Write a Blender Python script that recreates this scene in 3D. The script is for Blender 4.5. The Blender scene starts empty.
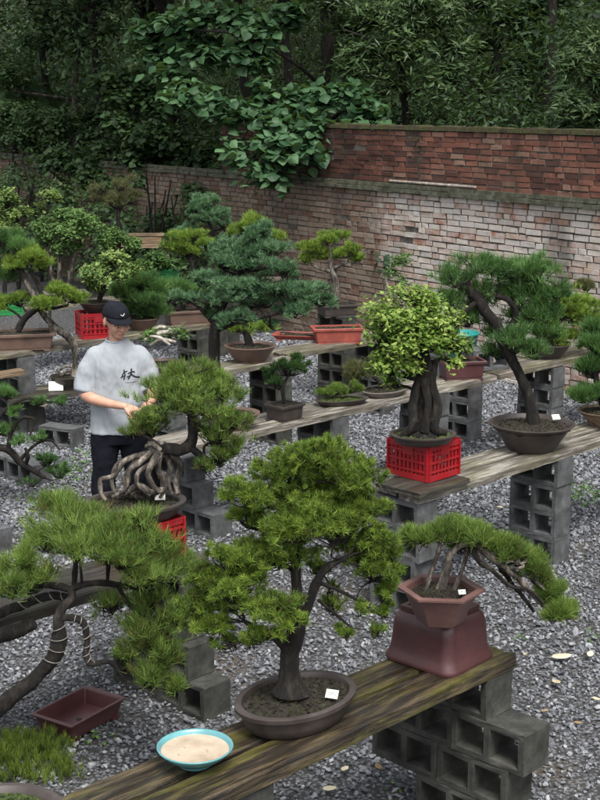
import bpy, bmesh, math, random
import numpy as np
from mathutils import Vector, Matrix
rng = np.random.default_rng(7)
random.seed(7)
S = bpy.context.scene
COL = S.collection
R = math.radians

# ------------------------------------------------------------------ camera, sky, sun, exposure
H, PITCH, FPX = 3.2, R(12.3), 1380.0
cam_d = bpy.data.cameras.new('camera'); cam = bpy.data.objects.new('camera', cam_d); COL.objects.link(cam)
cam.location = (0, 0, H); cam.rotation_euler = (math.pi/2 - PITCH, 0, 0)
cam_d.sensor_fit = 'VERTICAL'; cam_d.sensor_height = 24.0; cam_d.lens = 24.0*FPX/800.0
cam_d.clip_start = .05; cam_d.clip_end = 300
S.camera = cam

SUN_EL, SUN_AZ = R(60), R(165)          # azimuth measured clockwise from +Y
w = bpy.data.worlds.new('World'); S.world = w; w.use_nodes = True
nt = w.node_tree; bg = nt.nodes['Background']
sky = nt.nodes.new('ShaderNodeTexSky'); sky.sky_type = 'NISHITA'; sky.sun_disc = False
sky.sun_elevation = SUN_EL; sky.sun_rotation = SUN_AZ; sky.dust_density = 4.0; sky.ozone_density = .6; sky.air_density = 1.0
hs = nt.nodes.new('ShaderNodeHueSaturation'); hs.inputs['Saturation'].default_value = .3
nt.links.new(sky.outputs[0], hs.inputs['Color']); nt.links.new(hs.outputs[0], bg.inputs[0])
bg.inputs[1].default_value = .15
sl = bpy.data.lights.new('sun', 'SUN'); sl.energy = 2.0; sl.angle = R(20); sl.color = (1, .96, .9)
so = bpy.data.objects.new('sun', sl); COL.objects.link(so)
sd = Vector((math.sin(SUN_AZ)*math.cos(SUN_EL), math.cos(SUN_AZ)*math.cos(SUN_EL), math.sin(SUN_EL)))
so.rotation_euler = sd.to_track_quat('Z', 'Y').to_euler(); so.location = (0, 8, 12)
S.view_settings.view_transform = 'Standard'; S.view_settings.look = 'None'
S.view_settings.gamma = 1; S.view_settings.use_curve_mapping = False
S.view_settings.exposure = .85
S.render.engine = 'CYCLES'
S.cycles.max_bounces = 5; S.cycles.diffuse_bounces = 3; S.cycles.glossy_bounces = 2
S.cycles.transmission_bounces = 2; S.cycles.use_denoising = True

# ------------------------------------------------------------------ where a point of the yard lies
cp, sp = math.cos(PITCH), math.sin(PITCH)
def ray(px, py):
    a, b = (px-300)/FPX, (400-py)/FPX
    return Vector((a, cp + b*sp, -sp + b*cp))
def W(px, py, Y):
    d = ray(px, py); return Vector((0, 0, H)) + d*(Y/d.y)
def G(px, py, z):
    d = ray(px, py); return Vector((0, 0, H)) + d*((z-H)/d.z)
def sc(p):                                   # pixels per metre at a point
    return FPX/(p[1]*cp + (H-p[2])*sp)
BANG = R(45)                                 # the benches run diagonally away
U = Vector((math.cos(BANG), math.sin(BANG), 0)); V = Vector((math.sin(BANG), -math.cos(BANG), 0))
BZ = .82                                     # top of the benches

# ------------------------------------------------------------------ helpers: tagging
def tag(o, label=None, cat=None, group=None, kind=None):
    if label: o['label'] = label
    if cat: o['category'] = cat
    if group: o['group'] = group
    if kind: o['kind'] = kind
    return o
def empty(name, loc, rz=0):
    o = bpy.data.objects.new(name, None); COL.objects.link(o)
    o.empty_display_size = .1; o.location = loc; o.rotation_euler = (0, 0, rz); return o
def copy_tree(o, parent=None):
    c = o.copy(); COL.objects.link(c); c.parent = parent
    for ch in o.children: copy_tree(ch, c)
    return c

# ------------------------------------------------------------------ helpers: mesh
class MB:
    def __init__(s): s.v = []; s.f = []; s.c = []; s.n = 0
    def add(s, v, f, c=None):
        v = np.asarray(v, dtype=np.float32).reshape(-1, 3)
        s.v.append(v); f = np.asarray(f, dtype=np.int32)
        s.f.append(f + s.n); s.n += len(v)
        if c is None: c = np.full(len(v), .5)
        s.c.append(np.broadcast_to(np.asarray(c, dtype=np.float32), (len(v),)))
    def box(s, x0, x1, y0, y1, z0, z1, c=None, M=None):
        v = np.array([[x, y, z] for z in (z0, z1) for y in (y0, y1) for x in (x0, x1)], dtype=float)
        if M is not None: v = v @ np.array(M.to_3x3()).T + np.array(M.translation)
        s.add(v, [[0, 2, 3, 1], [4, 5, 7, 6], [0, 1, 5, 4], [2, 6, 7, 3], [0, 4, 6, 2], [1, 3, 7, 5]], c)
    def build(s, name, mat, parent=None, smooth=False, loc=None):
        me = bpy.data.meshes.new(name)
        V_ = np.concatenate(s.v)
        me.vertices.add(len(V_)); me.vertices.foreach_set('co', V_.ravel())
        tot = sum(f.size for f in s.f); npol = sum(len(f) for f in s.f)
        me.loops.add(tot); me.loops.foreach_set('vertex_index', np.concatenate([f.ravel() for f in s.f]))
        cnt = np.concatenate([np.full(len(f), f.shape[1], dtype=np.int32) for f in s.f])
        st = np.concatenate([[0], np.cumsum(cnt)[:-1]]).astype(np.int32)
        me.polygons.add(npol); me.polygons.foreach_set('loop_start', st)
        try: me.polygons.foreach_set('loop_total', cnt)
        except Exception: pass
        a = me.attributes.new('tint', 'FLOAT', 'POINT'); a.data.foreach_set('value', np.concatenate(s.c).astype(np.float32))
        me.polygons.foreach_set('use_smooth', np.full(npol, bool(smooth)))
        me.update(calc_edges=True); me.validate()
        me.materials.append(mat)
        o = bpy.data.objects.new(name, me); COL.objects.link(o)
        if parent is not None: o.parent = parent
        if loc is not None: o.location = loc
        return o

def unit(a):
    return a/np.maximum(np.linalg.norm(a, axis=-1, keepdims=True), 1e-9)
def frames(z, r=None):
    """(n,3,3) bases whose third column is z"""
    z = unit(np.asarray(z, dtype=float)); r = rng.normal(size=z.shape) if r is None else r
    x = unit(np.cross(r, z)); y = np.cross(z, x)
    return np.stack([x, y, z], axis=-1)
def scatter(mb, tv, tf, pos, fr, scale, tint):
    """copies of a small template; scale (n,) or (n,3)"""
    pos = np.asarray(pos); n = len(pos); tv = np.asarray(tv, dtype=float); tf = np.asarray(tf)
    scale = np.asarray(scale, dtype=float)
    if scale.ndim == 1: scale = scale[:, None]
    v = tv[None]*scale[:, None, :]
    v = np.einsum('nij,nkj->nki', fr, v) + pos[:, None, :]
    f = (tf[None] + (np.arange(n)*len(tv))[:, None, None]).reshape(-1, tf.shape[1])
    mb.add(v.reshape(-1, 3), f, np.repeat(tint, len(tv)))

def spline(P, n):
    """Catmull-Rom through rows of P (any width)"""
    P = np.asarray(P, dtype=float)
    Q = np.vstack([2*P[0]-P[1], P, 2*P[-1]-P[-2]]); out = []
    for i in range(1, len(Q)-2):
        for t in np.linspace(0, 1, n, endpoint=False):
            a, b, c, d = Q[i-1], Q[i], Q[i+1], Q[i+2]
            out.append(.5*((2*b) + (-a+c)*t + (2*a-5*b+4*c-d)*t*t + (-a+3*b-3*c+d)*t**3))
    out.append(P[-1]); return np.array(out)
def tube(mb, P, seg=8, bump=0., c=None, cap=True, n=6, sx=1.):
    """P rows: x y z r"""
    Q = spline(P, n) if n > 1 else np.asarray(P, dtype=float)
    X, r = Q[:, :3], np.maximum(Q[:, 3], 1e-4)
    T = unit(np.gradient(X, axis=0)); a = np.array([0., 0, 1]) if abs(T[0][2]) < .9 else np.array([1., 0, 0])
    N = np.zeros_like(X); N[0] = unit(np.cross(T[0], a))
    for i in range(1, len(X)):
        b = N[i-1] - T[i]*np.dot(N[i-1], T[i]); N[i] = unit(b)
    B = np.cross(T, N); th = np.linspace(0, 2*math.pi, seg, endpoint=False)
    rr = r[:, None]*np.ones(seg)[None]
    if bump:
        L = np.concatenate([[0], np.cumsum(np.linalg.norm(np.diff(X, axis=0), axis=1))])/max(r.mean(), 1e-4); e = np.zeros_like(rr)
        for _ in range(9):
            kk = rng.integers(1, 7); fr_ = rng.uniform(.15, 1.5); ph = rng.uniform(0, 6.28, 2)
            e += np.sin(kk*th[None] + fr_*L[:, None] + ph[0])*(.6+.4*np.sin(L[:, None]*rng.uniform(.1, .5)+ph[1]))/(kk**.4)
        rr = rr*(1 + bump*.28*e + bump*rng.normal(0, .12, rr.shape))
    v = X[:, None] + rr[..., None]*(np.cos(th)[None, :, None]*N[:, None]*sx + np.sin(th)[None, :, None]*B[:, None])
    m = len(X); i = np.arange(m-1)[:, None]*seg; j = np.arange(seg)[None]; j2 = (j+1) % seg
    f = np.stack([i+j, i+j2, i+seg+j2, i+seg+j], axis=-1).reshape(-1, 4)
    mb.add(v.reshape(-1, 3), f, c)
    if cap:
        for e, s_ in ((0, -1), (m-1, 1)):
            ring = v[e]; ctr = X[e] + s_*T[e]*r[e]*.5
            jj = np.arange(seg)
            tri = np.stack([jj, (jj+1) % seg, np.full(seg, seg)], axis=-1)
            mb.add(np.vstack([ring, ctr]), tri if s_ > 0 else tri[:, ::-1], c)

def outline(kind, seg=40, aspect=1.):
    """unit outline: half-width 1 in x, 'aspect' in y"""
    if kind == 'hex':
        th = np.arange(6)*math.pi/3
        return np.stack([np.cos(th), np.sin(th)], -1)
    th = np.linspace(0, 2*math.pi, seg, endpoint=False); c, s_ = np.cos(th), np.sin(th)
    if kind == 'rect':
        pts = []; q = .06
        for cx, cy, a0 in ((1-q, aspect-q, 0), (-1+q, aspect-q, 90), (-1+q, -aspect+q, 180), (1-q, -aspect+q, 270)):
            for k in range(5):
                a = R(a0 + k*22.5); pts.append((cx + q*math.cos(a), cy + q*math.sin(a)))
        return np.array(pts)
    if kind == 'softrect':
        pts = []; q = .3
        for cx, cy, a0 in ((1-q, aspect-q, 0), (-1+q, aspect-q, 90), (-1+q, -aspect+q, 180), (1-q, -aspect+q, 270)):
            for k in range(7):
                a = R(a0 + k*15); pts.append((cx + q*math.cos(a), cy + q*math.sin(a)))
        return np.array(pts)
    return np.stack([c, s_*aspect], -1)
def loft(mb, out, prof, size, inset=False, c=None, cap0=True, cap1=True):
    """prof rows: (scale of the outline, z); with inset the first number is metres taken off each side"""
    k = len(out); rings = []
    for a, z in prof:
        if inset:
            nrm = unit(out); q = out*size - np.sign(out)*np.minimum(np.abs(out)*size, a*np.minimum(1, np.abs(out)*3))
        else: q = out*size*a
        rings.append(np.column_stack([q, np.full(k, z)]))
    v = np.vstack(rings); m = len(prof); i = np.arange(m-1)[:, None]*k; j = np.arange(k)[None]; j2 = (j+1) % k
    mb.add(v, np.stack([i+j, i+j2, i+k+j2, i+k+j], -1).reshape(-1, 4), c)
    jj = np.arange(k)
    for on, r_, flip in ((cap0, rings[0], True), (cap1, rings[-1], False)):
        if on:
            tri = np.stack([jj, (jj+1) % k, np.full(k, k)], -1)
            mb.add(np.vstack([r_, r_.mean(0)]), tri[:, ::-1] if flip else tri, c)

# ------------------------------------------------------------------ materials
def node_mat(name):
    m = bpy.data.materials.new(name); m.use_nodes = True; n = m.node_tree
    return m, n, n.nodes['Principled BSDF']
def N(nt, t, **kw):
    x = nt.nodes.new(t)
    for k, v_ in kw.items(): setattr(x, k, v_)
    return x
def ramp(nt, src, stops):
    r = N(nt, 'ShaderNodeValToRGB'); e = r.color_ramp.elements
    while len(e) < len(stops): e.new(.5)
    for i, (p, c) in enumerate(stops):
        e[i].position = p; e[i].color = (*c, 1) if len(c) == 3 else c
    nt.links.new(src, r.inputs[0]); return r.outputs[0]
def coords(nt, scale=(1, 1, 1), rand=True, which='Object'):
    tc = N(nt, 'ShaderNodeTexCoord'); mp = N(nt, 'ShaderNodeMapping'); mp.inputs['Scale'].default_value = scale
    nt.links.new(tc.outputs[which], mp.inputs[0])
    if rand:
        oi = N(nt, 'ShaderNodeObjectInfo'); ml = N(nt, 'ShaderNodeMath', operation='MULTIPLY'); ml.inputs[1].default_value = 37.
        nt.links.new(oi.outputs['Random'], ml.inputs[0]); nt.links.new(ml.outputs[0], mp.inputs['Location'])
    return mp.outputs[0]
def noise(nt, vec, scale, detail=5, rough=.6):
    x = N(nt, 'ShaderNodeTexNoise'); x.inputs['Scale'].default_value = scale; x.inputs['Detail'].default_value = detail
    x.inputs['Roughness'].default_value = rough; nt.links.new(vec, x.inputs['Vector']); return x.outputs[0]
def mix(nt, fac, a, b, mode='MIX'):
    x = N(nt, 'ShaderNodeMix', data_type='RGBA', blend_type=mode)
    for sock, v_ in ((0, fac), (6, a), (7, b)):
        if hasattr(v_, 'links'): nt.links.new(v_, x.inputs[sock])
        elif sock == 0: x.inputs[0].default_value = v_
        else: x.inputs[sock].default_value = (*v_, 1)
    return x.outputs[2]
def bump(nt, bsdf, h, strength=.5, dist=.01):
    b = N(nt, 'ShaderNodeBump'); b.inputs['Strength'].default_value = strength; b.inputs['Distance'].default_value = dist
    nt.links.new(h, b.inputs['Height']); nt.links.new(b.outputs[0], bsdf.inputs['Normal'])
def rough_mat(name, stops, scale=20, rough=.8, bmp=.4, dist=.004, stretch=(1, 1, 1), spec=.4, bscale=None, detail=6):
    m, nt, b = node_mat(name); v = coords(nt, stretch)
    f = noise(nt, v, scale, detail, .65)
    nt.links.new(ramp(nt, f, stops), b.inputs['Base Color'])
    b.inputs['Roughness'].default_value = rough; b.inputs['Specular IOR Level'].default_value = spec
    bump(nt, b, noise(nt, v, bscale or scale*3, 6, .7), bmp, dist)
    return m
def leaf_mat(name, dark, light, rough=.55, trans=.25, spec=.3, brown=None):
    m, nt, b = node_mat(name)
    at = N(nt, 'ShaderNodeAttribute', attribute_name='tint')
    c = ramp(nt, at.outputs['Fac'], ([(0., brown), (.07, dark)] if brown else [(0., dark)]) + [(1., light)])
    nt.links.new(c, b.inputs['Base Color'])
    b.inputs['Roughness'].default_value = rough; b.inputs['Specular IOR Level'].default_value = spec
    tr = N(nt, 'ShaderNodeBsdfTranslucent'); nt.links.new(mix(nt, .4, c, (.25, .4, .05)), tr.inputs[0])
    mx = N(nt, 'ShaderNodeMixShader'); mx.inputs[0].default_value = trans
    nt.links.new(b.outputs[0], mx.inputs[1]); nt.links.new(tr.outputs[0], mx.inputs[2])
    nt.links.new(mx.outputs[0], nt.nodes['Material Output'].inputs[0])
    return m
def tint_mat(name, stops, rough=.8, spec=.4, nscale=60, namt=.5, bmp=.3, dist=.004):
    m, nt, b = node_mat(name)
    at = N(nt, 'ShaderNodeAttribute', attribute_name='tint')
    c = ramp(nt, at.outputs['Fac'], stops)
    v = coords(nt); f = noise(nt, v, nscale, 5, .7)
    c = mix(nt, namt, c, ramp(nt, f, [(.3, (.35, .35, .35)), (.7, (1.4, 1.4, 1.4))]), 'MULTIPLY')
    nt.links.new(c, b.inputs['Base Color']); b.inputs['Roughness'].default_value = rough; b.inputs['Specular IOR Level'].default_value = spec
    bump(nt, b, f, bmp, dist)
    return m
MT = {}
MT['concrete'] = rough_mat('concrete', [(.25, (.02, .02, .018)), (.42, (.055, .057, .057)), (.58, (.088, .092, .096)), (.78, (.16, .162, .16))], 9, .92, .9, .004, bscale=110, detail=10)
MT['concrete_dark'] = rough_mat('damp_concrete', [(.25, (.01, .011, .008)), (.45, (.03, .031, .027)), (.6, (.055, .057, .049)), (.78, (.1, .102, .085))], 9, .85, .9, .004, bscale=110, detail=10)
MT['soil'] = rough_mat('soil', [(.3, (.01, .008, .006)), (.5, (.028, .022, .015)), (.62, (.03, .036, .014)), (.8, (.06, .055, .04))], 40, .95, 1., .01)
MT['moss'] = rough_mat('moss', [(.3, (.02, .03, .008)), (.55, (.06, .09, .02)), (.8, (.12, .15, .04))], 50, .95, 1., .01)
MT['bark'] = rough_mat('bark', [(.32, (.004, .0035, .003)), (.52, (.012, .01, .008)), (.7, (.05, .042, .034))], 26, .9, 1., .02, (1, 1, .35))
MT['bark_pale'] = rough_mat('pale_bark', [(.34, (.015, .013, .011)), (.5, (.08, .068, .056)), (.66, (.34, .3, .25))], 24, .85, 1., .015, (1, 1, .4))
MT['deadwood'] = rough_mat('deadwood', [(.3, (.12, .1, .085)), (.55, (.33, .3, .26)), (.75, (.55, .52, .47))], 16, .8, .8, .008, (1, 1, .3))
def pot_mat(name, c, rough=.45, var=.35, spec=.5):
    d = tuple(x*(1-var) for x in c); l = tuple(min(1, x*(1+var)) for x in c)
    g = tuple(.6*x+.07 for x in c)
    return rough_mat(name, [(.28, d), (.5, c), (.64, l), (.82, g)], 7, rough, .35, .002, spec=spec, bscale=120, detail=12)
MT['pot_dark'] = pot_mat('dark_brown_clay', (.045, .036, .032))
MT['pot_brown'] = pot_mat('brown_clay', (.12, .075, .058))
MT['pot_purple'] = pot_mat('purple_clay', (.068, .027, .028), .34, .22)
MT['pot_hex'] = pot_mat('dark_purple_clay', (.12, .062, .055), .4)
MT['pot_red'] = pot_mat('red_clay', (.24, .055, .04), .5)
MT['pot_grey'] = pot_mat('grey_brown_clay', (.13, .115, .1), .6)
MT['celadon'] = pot_mat('blue_glaze', (.1, .27, .29), .2, .2, .6)
MT['cream'] = rough_mat('pale_water', [(.3, (.3, .24, .17)), (.55, (.45, .37, .28)), (.75, (.55, .48, .39))], 8, .35, .05, .001)
def plastic(name, c):
    m, nt, b = node_mat(name); v = coords(nt)
    nt.links.new(mix(nt, ramp(nt, noise(nt, v, 9), [(.42, (0, 0, 0)), (.75, (.6, .6, .6))]), c, tuple(.6*x+.025 for x in c)), b.inputs['Base Color'])
    b.inputs['Roughness'].default_value = .38; return m
MT['red_plastic'] = plastic('red_plastic', (.3, .008, .013))
MT['green_plastic'] = plastic('green_plastic', (.02, .2, .055))
MT['teal_plastic'] = plastic('teal_plastic', (.01, .2, .18))
MT['white'] = rough_mat('white_card', [(.3, (.5, .5, .47)), (.7, (.66, .66, .62))], 20, .6, .1, .001)
MT['ink'] = rough_mat('black_ink', [(.3, (.01, .01, .012)), (.7, (.02, .02, .02))], 20, .7, .1, .001)
MT['wire'] = rough_mat('wire', [(.3, (.1, .09, .08)), (.7, (.26, .24, .21))], 20, .5, .1, .001)

def wood_mat(name, dark, mid, light, moss=.0, gloss=.6, mosscol=(.16, .17, .03)):
    m, nt, b = node_mat(name)
    v = coords(nt, (1.4, 14, 14)); vv = coords(nt, (1.3, 7, 7)); vg = coords(nt, (2.5, 90, 60))
    f = noise(nt, v, 2.2, 8, .65); g = noise(nt, vg, 1.5, 6, .7)
    c = ramp(nt, f, [(.3, dark), (.5, mid), (.7, light)])
    c = mix(nt, .55, c, ramp(nt, g, [(.35, (.35, .35, .35)), (.6, (1.25, 1.25, 1.25))]), 'MULTIPLY')
    if moss:
        k = ramp(nt, noise(nt, vv, 1.6, 6, .7), [(.47, (0, 0, 0)), (.62, (moss, moss, moss))])
        c = mix(nt, k, c, mosscol)
    nt.links.new(c, b.inputs['Base Color'])
    r = ramp(nt, noise(nt, vv, 2.3, 4), [(.35, (gloss-.15,)*3), (.65, (min(1, gloss+.25),)*3)])
    nt.links.new(r, b.inputs['Roughness'])
    c2 = N(nt, 'ShaderNodeMath', operation='ADD'); nt.links.new(g, c2.inputs[0]); nt.links.new(f, c2.inputs[1]); bump(nt, b, c2.outputs[0], .9, .009); return m
MT['wood_near'] = wood_mat('mossy_wood', (.006, .0045, .003), (.026, .019, .011), (.14, .104, .055), .55, .36, (.125, .115, .02))
MT['wood_pale'] = wood_mat('bleached_wood', (.04, .034, .027), (.16, .143, .12), (.5, .475, .43), .2, .45)
MT['wood_grey'] = wood_mat('grey_wood', (.03, .025, .02), (.11, .095, .075), (.33, .3, .26), .3, .5)
MT['wood_dark'] = wood_mat('dark_wood', (.012, .01, .009), (.03, .026, .022), (.07, .06, .05), .1, .5)
MT['wood_tan'] = wood_mat('tan_wood', (.08, .055, .035), (.18, .125, .075), (.3, .22, .14), .0, .6)

# foliage
MT['n_fore'] = leaf_mat('fresh_needles', (.03, .075, .012), (.27, .38, .06), .55, .35, .3, (.1, .075, .03))
MT['n_grass'] = leaf_mat('pine_needles', (.035, .085, .02), (.27, .38, .085), .55, .35, .3, (.16, .11, .045))
MT['n_deep'] = leaf_mat('deep_green_needles', (.02, .065, .022), (.14, .27, .075))
MT['n_blue'] = leaf_mat('blue_green_needles', (.03, .085, .042), (.17, .3, .155))
MT['n_yellow'] = leaf_mat('yellow_green_needles', (.05, .1, .015), (.26, .38, .06))
MT['l_maple'] = leaf_mat('light_green_leaves', (.07, .15, .02), (.32, .42, .1), .5, .35, .3)
MT['l_pale'] = leaf_mat('pale_leaves', (.05, .11, .025), (.27, .36, .11), .5, .3, .3)
MT['l_mid'] = leaf_mat('mid_green_leaves', (.03, .075, .02), (.16, .27, .08), .5, .3, .3)
MT['l_rust'] = leaf_mat('rusty_twigs', (.04, .045, .02), (.15, .15, .06))
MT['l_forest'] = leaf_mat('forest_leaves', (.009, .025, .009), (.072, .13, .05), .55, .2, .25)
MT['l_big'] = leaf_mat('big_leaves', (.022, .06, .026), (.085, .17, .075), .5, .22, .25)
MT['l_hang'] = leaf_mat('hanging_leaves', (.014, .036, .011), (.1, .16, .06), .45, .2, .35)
MT['weed'] = leaf_mat('weed_leaves', (.03, .09, .015), (.14, .3, .04))
MT['n_moss'] = leaf_mat('mossy_needles', (.035, .07, .012), (.2, .27, .045), .6, .3, .3, (.12, .09, .04))
MT['litter'] = leaf_mat('dry_leaf', (.25, .16, .07), (.6, .56, .4), .6, .1)

# ------------------------------------------------------------------ the ground and the gravel
def ground():
    mb = MB(); n = 60; xs = np.linspace(-60, 60, n); ys = np.linspace(-10, 110, n)
    X, Y = np.meshgrid(xs, ys); v = np.stack([X, Y, np.zeros_like(X)], -1).reshape(-1, 3)
    i = (np.arange(n-1)[:, None]*n + np.arange(n-1)[None]).ravel()
    mb.add(v, np.stack([i, i+1, i+n+1, i+n], -1))
    m, nt, b = node_mat('gravel_bed'); vec = coords(nt, rand=False)
    vo = N(nt, 'ShaderNodeTexVoronoi'); vo.inputs['Scale'].default_value = 42; nt.links.new(vec, vo.inputs['Vector'])
    c = ramp(nt, vo.outputs['Distance'], [(.1, (.16, .165, .175)), (.6, (.03, .03, .03))])
    d = ramp(nt, noise(nt, vec, .9, 5), [(.56, (0, 0, 0)), (.7, (1, 1, 1))])
    nt.links.new(mix(nt, d, c, (.07, .055, .038)), b.inputs['Base Color']); b.inputs['Roughness'].default_value = .9
    bump(nt, b, vo.outputs['Distance'], 1., .02)
    o = mb.build('ground', m); tag(o, kind='structure')
ground()
def gravel():
    t = (1+5**.5)/2
    iv = unit(np.array([[-1, t, 0], [1, t, 0], [-1, -t, 0], [1, -t, 0], [0, -1, t], [0, 1, t], [0, -1, -t], [0, 1, -t], [t, 0, -1], [t, 0, 1], [-t, 0, -1], [-t, 0, 1]], dtype=float))
    it = np.array([[0, 11, 5], [0, 5, 1], [0, 1, 7], [0, 7, 10], [0, 10, 11], [1, 5, 9], [5, 11, 4], [11, 10, 2], [10, 7, 6], [7, 1, 8], [3, 9, 4], [3, 4, 2], [3, 2, 6], [3, 6, 8], [3, 8, 9], [4, 9, 5], [2, 4, 11], [6, 2, 10], [8, 6, 7], [9, 8, 1]])
    mb = MB(); tot = 154000; per = tot//14
    for k in range(14):
        tv = iv*rng.uniform(.6, 1.25, (12, 1))
        n = per; y = 4.5 + 14.5*rng.uniform(0, 1, n)**.62; hw = .24*y + .9
        x = rng.uniform(-1, 1, n)*hw
        # thinner where dirt and weeds show
        keep = (np.sin(x*1.7+y*.9)+np.sin(x*.8-y*1.6+2) + rng.normal(0, .8, n)) < 1.9
        x, y = x[keep], y[keep]; n = len(x)
        s_ = .0096*rng.lognormal(0, .32, n)*(1+.25*(y > 10))
        p = np.stack([x, y, s_*.35 + rng.uniform(0, .012, n)], -1)
        fr = frames(rng.normal(size=(n, 3))*[.5, .5, 1])
        scatter(mb, tv, it, p, fr, s_[:, None]*rng.uniform([.9, .65, .4], [1.5, 1.1, .8], (n, 3)), np.clip(rng.beta(3.6, 3.8, n), 0, 1))
    m = tint_mat('gravel_stone', [(0, (.035, .038, .045)), (.3, (.11, .117, .132)), (.5, (.17, .178, .193)), (.7, (.25, .258, .275)), (.92, (.37, .38, .4)), (1, (.3, .24, .19))], .85, .2, 50, .35, .2)
    o = mb.build('gravel', m); tag(o, kind='stuff', label='grey and white crushed gravel covering the yard', cat='gravel')
gravel()

# ------------------------------------------------------------------ the brick wall
P600 = Vector((3.18, 14.5, 0)); WD = Vector((-2.09, 3., 0)).normalized(); WN = Vector((-WD.y, WD.x, 0))  # WN points to the yard
if WN.y > 0: WN = -WN
WANG = math.atan2(WD.y, WD.x)
def wall():
    root = empty('brick_wall', P600 - WD*2.0, WANG)       # local x runs away along the wall, local -y or +y to the yard
    sgn = 1 if (Matrix.Rotation(WANG, 3, 'Z') @ Vector((0, 1, 0))).dot(WN) > 0 else -1
    L, zc, zt = 19.5, 2.12, 2.83
    def course(mb, x0, x1, z0, z1, bl, bh, dep, jit, tfun, gap=.012):
        rows = int(round((z1-z0)/bh)); bh = (z1-z0)/rows
        for r in range(rows):
            x = x0 - (bl/2 if r % 2 else 0) + random.uniform(-.03, .03); z = z0 + r*bh + random.gauss(0, .002)
            while x < x1:
                l = bl*random.uniform(.88, 1.1) if random.random() > .14 else bl*.5
                a, b_ = max(x, x0), min(x+l-gap*2.6, x1)
                if b_-a > .03 and random.random() > .012:
                    o_ = random.gauss(0, jit); dz = .011*math.sin(x*1.3+r*.35)*min(1, (z1-z)/.3) + random.gauss(0, .0025); tl = random.gauss(0, .004)
                    y1 = sgn*(dep + o_)
                    q = np.array([[a, 0, z+dz], [b_, 0, z+dz+tl*.3], [b_, 0, z+bh-gap+dz], [a, 0, z+bh-gap+dz],
                                  [a, y1, z+dz], [b_, y1+tl*sgn, z+dz+tl*.3], [b_, y1+tl*sgn, z+bh-gap+dz], [a, y1, z+bh-gap+dz]])
                    e = .003; q[4:, 0] += np.array([e, -e, -e, e]); q[4:, 2] += np.array([e, e, -e, -e])
                    q += rng.normal(0, .0018, q.shape)
                    mb.add(q, [[4, 5, 6, 7], [0, 4, 7, 3], [1, 2, 6, 5], [3, 7, 6, 2], [0, 1, 5, 4]], tfun((a+b_)/2, z))
                x += l
    low = MB(); course(low, 0, L, 0, zc-.05, .25, .069, .016, .0028, lambda x, z: random.betavariate(1.2, 1.2), .0085)
    up = MB(); course(up, 0, 9.6, zc+.06, zt, .24, .062, .012, .003, lambda x, z: random.random(), .009)
    def brick_mat(name, stops, mort, lime, dark, damp_shade=.85):
        m, nt, b = node_mat(name); at = N(nt, 'ShaderNodeAttribute', attribute_name='tint')
        v = coords(nt, rand=False); vs = coords(nt, (1, 1, .3), rand=False)
        c = ramp(nt, at.outputs['Fac'], stops)
        c = mix(nt, .7, c, ramp(nt, noise(nt, v, 22, 6, .75), [(.3, (.6, .58, .55)), (.7, (1.25, 1.25, 1.25))]), 'MULTIPLY')
        if lime: c = mix(nt, ramp(nt, noise(nt, v, 4.5, 8, .75), [(.42, (0, 0, 0)), (.6, (lime, lime, lime))]), c, (.5, .47, .44))
        # old rain stains, dark algae running down from the ledges
        c = mix(nt, ramp(nt, noise(nt, vs, 1.25, 6, .62), [(.52, (0, 0, 0)), (.66, (dark, dark, dark))]), c, (.03, .032, .022))
        # far stretch: damp algae and overhang shade put into the colour, from a ragged edge
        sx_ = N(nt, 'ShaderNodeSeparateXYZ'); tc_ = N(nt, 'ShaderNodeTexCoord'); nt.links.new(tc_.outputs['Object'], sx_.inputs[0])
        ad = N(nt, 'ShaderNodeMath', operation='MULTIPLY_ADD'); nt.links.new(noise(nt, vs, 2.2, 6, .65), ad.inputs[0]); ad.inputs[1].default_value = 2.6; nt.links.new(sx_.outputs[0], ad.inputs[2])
        mr = N(nt, 'ShaderNodeMapRange'); mr.inputs['From Min'].default_value = 6.5; mr.inputs['From Max'].default_value = 7.3; mr.inputs['To Max'].default_value = damp_shade; nt.links.new(ad.outputs[0], mr.inputs['Value'])
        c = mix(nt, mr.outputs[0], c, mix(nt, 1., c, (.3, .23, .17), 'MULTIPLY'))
        nt.links.new(c, b.inputs['Base Color']); b.inputs['Roughness'].default_value = .92
        bump(nt, b, noise(nt, v, 70, 6, .75), .45, .004); return m
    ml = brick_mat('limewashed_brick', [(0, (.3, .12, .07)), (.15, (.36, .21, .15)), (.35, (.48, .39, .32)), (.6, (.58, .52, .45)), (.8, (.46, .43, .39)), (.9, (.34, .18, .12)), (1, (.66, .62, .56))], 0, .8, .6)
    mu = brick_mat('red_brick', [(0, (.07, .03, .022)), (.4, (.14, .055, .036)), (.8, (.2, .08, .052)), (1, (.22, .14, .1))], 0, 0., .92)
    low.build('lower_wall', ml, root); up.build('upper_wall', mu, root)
    core = MB(); core.box(0, L, min(0, -sgn*.3), max(0, -sgn*.3)+.0, 0, zc-.02); core.box(0, 9.6, min(-sgn*.002, -sgn*.24), max(-sgn*.002, -sgn*.24), zc-.02, zt-.01)
    core.build('mortar', rough_mat('mortar', [(.3, (.04, .036, .03)), (.7, (.16, .14, .12))], 12, .95, .8, .01), root)
    led = MB(); x = 0
    while x < L:
        l = random.uniform(.24, .3); y0, y1 = sorted((0.002*sgn, sgn*(.075+random.uniform(-.012, .012))))
        led.box(x, x+l-.012, y0, y1, zc-.048+random.uniform(-.006, .004), zc+.004+random.uniform(-.008, .004), random.random()*.5)
        y0, y1 = sorted((0.002*sgn, sgn*(.05+random.uniform(-.012, .012))))
        led.box(x+.1, x+.1+l-.012, y0, y1, zc+.008, zc+.056, random.random()*.5)
        x += l
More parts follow.
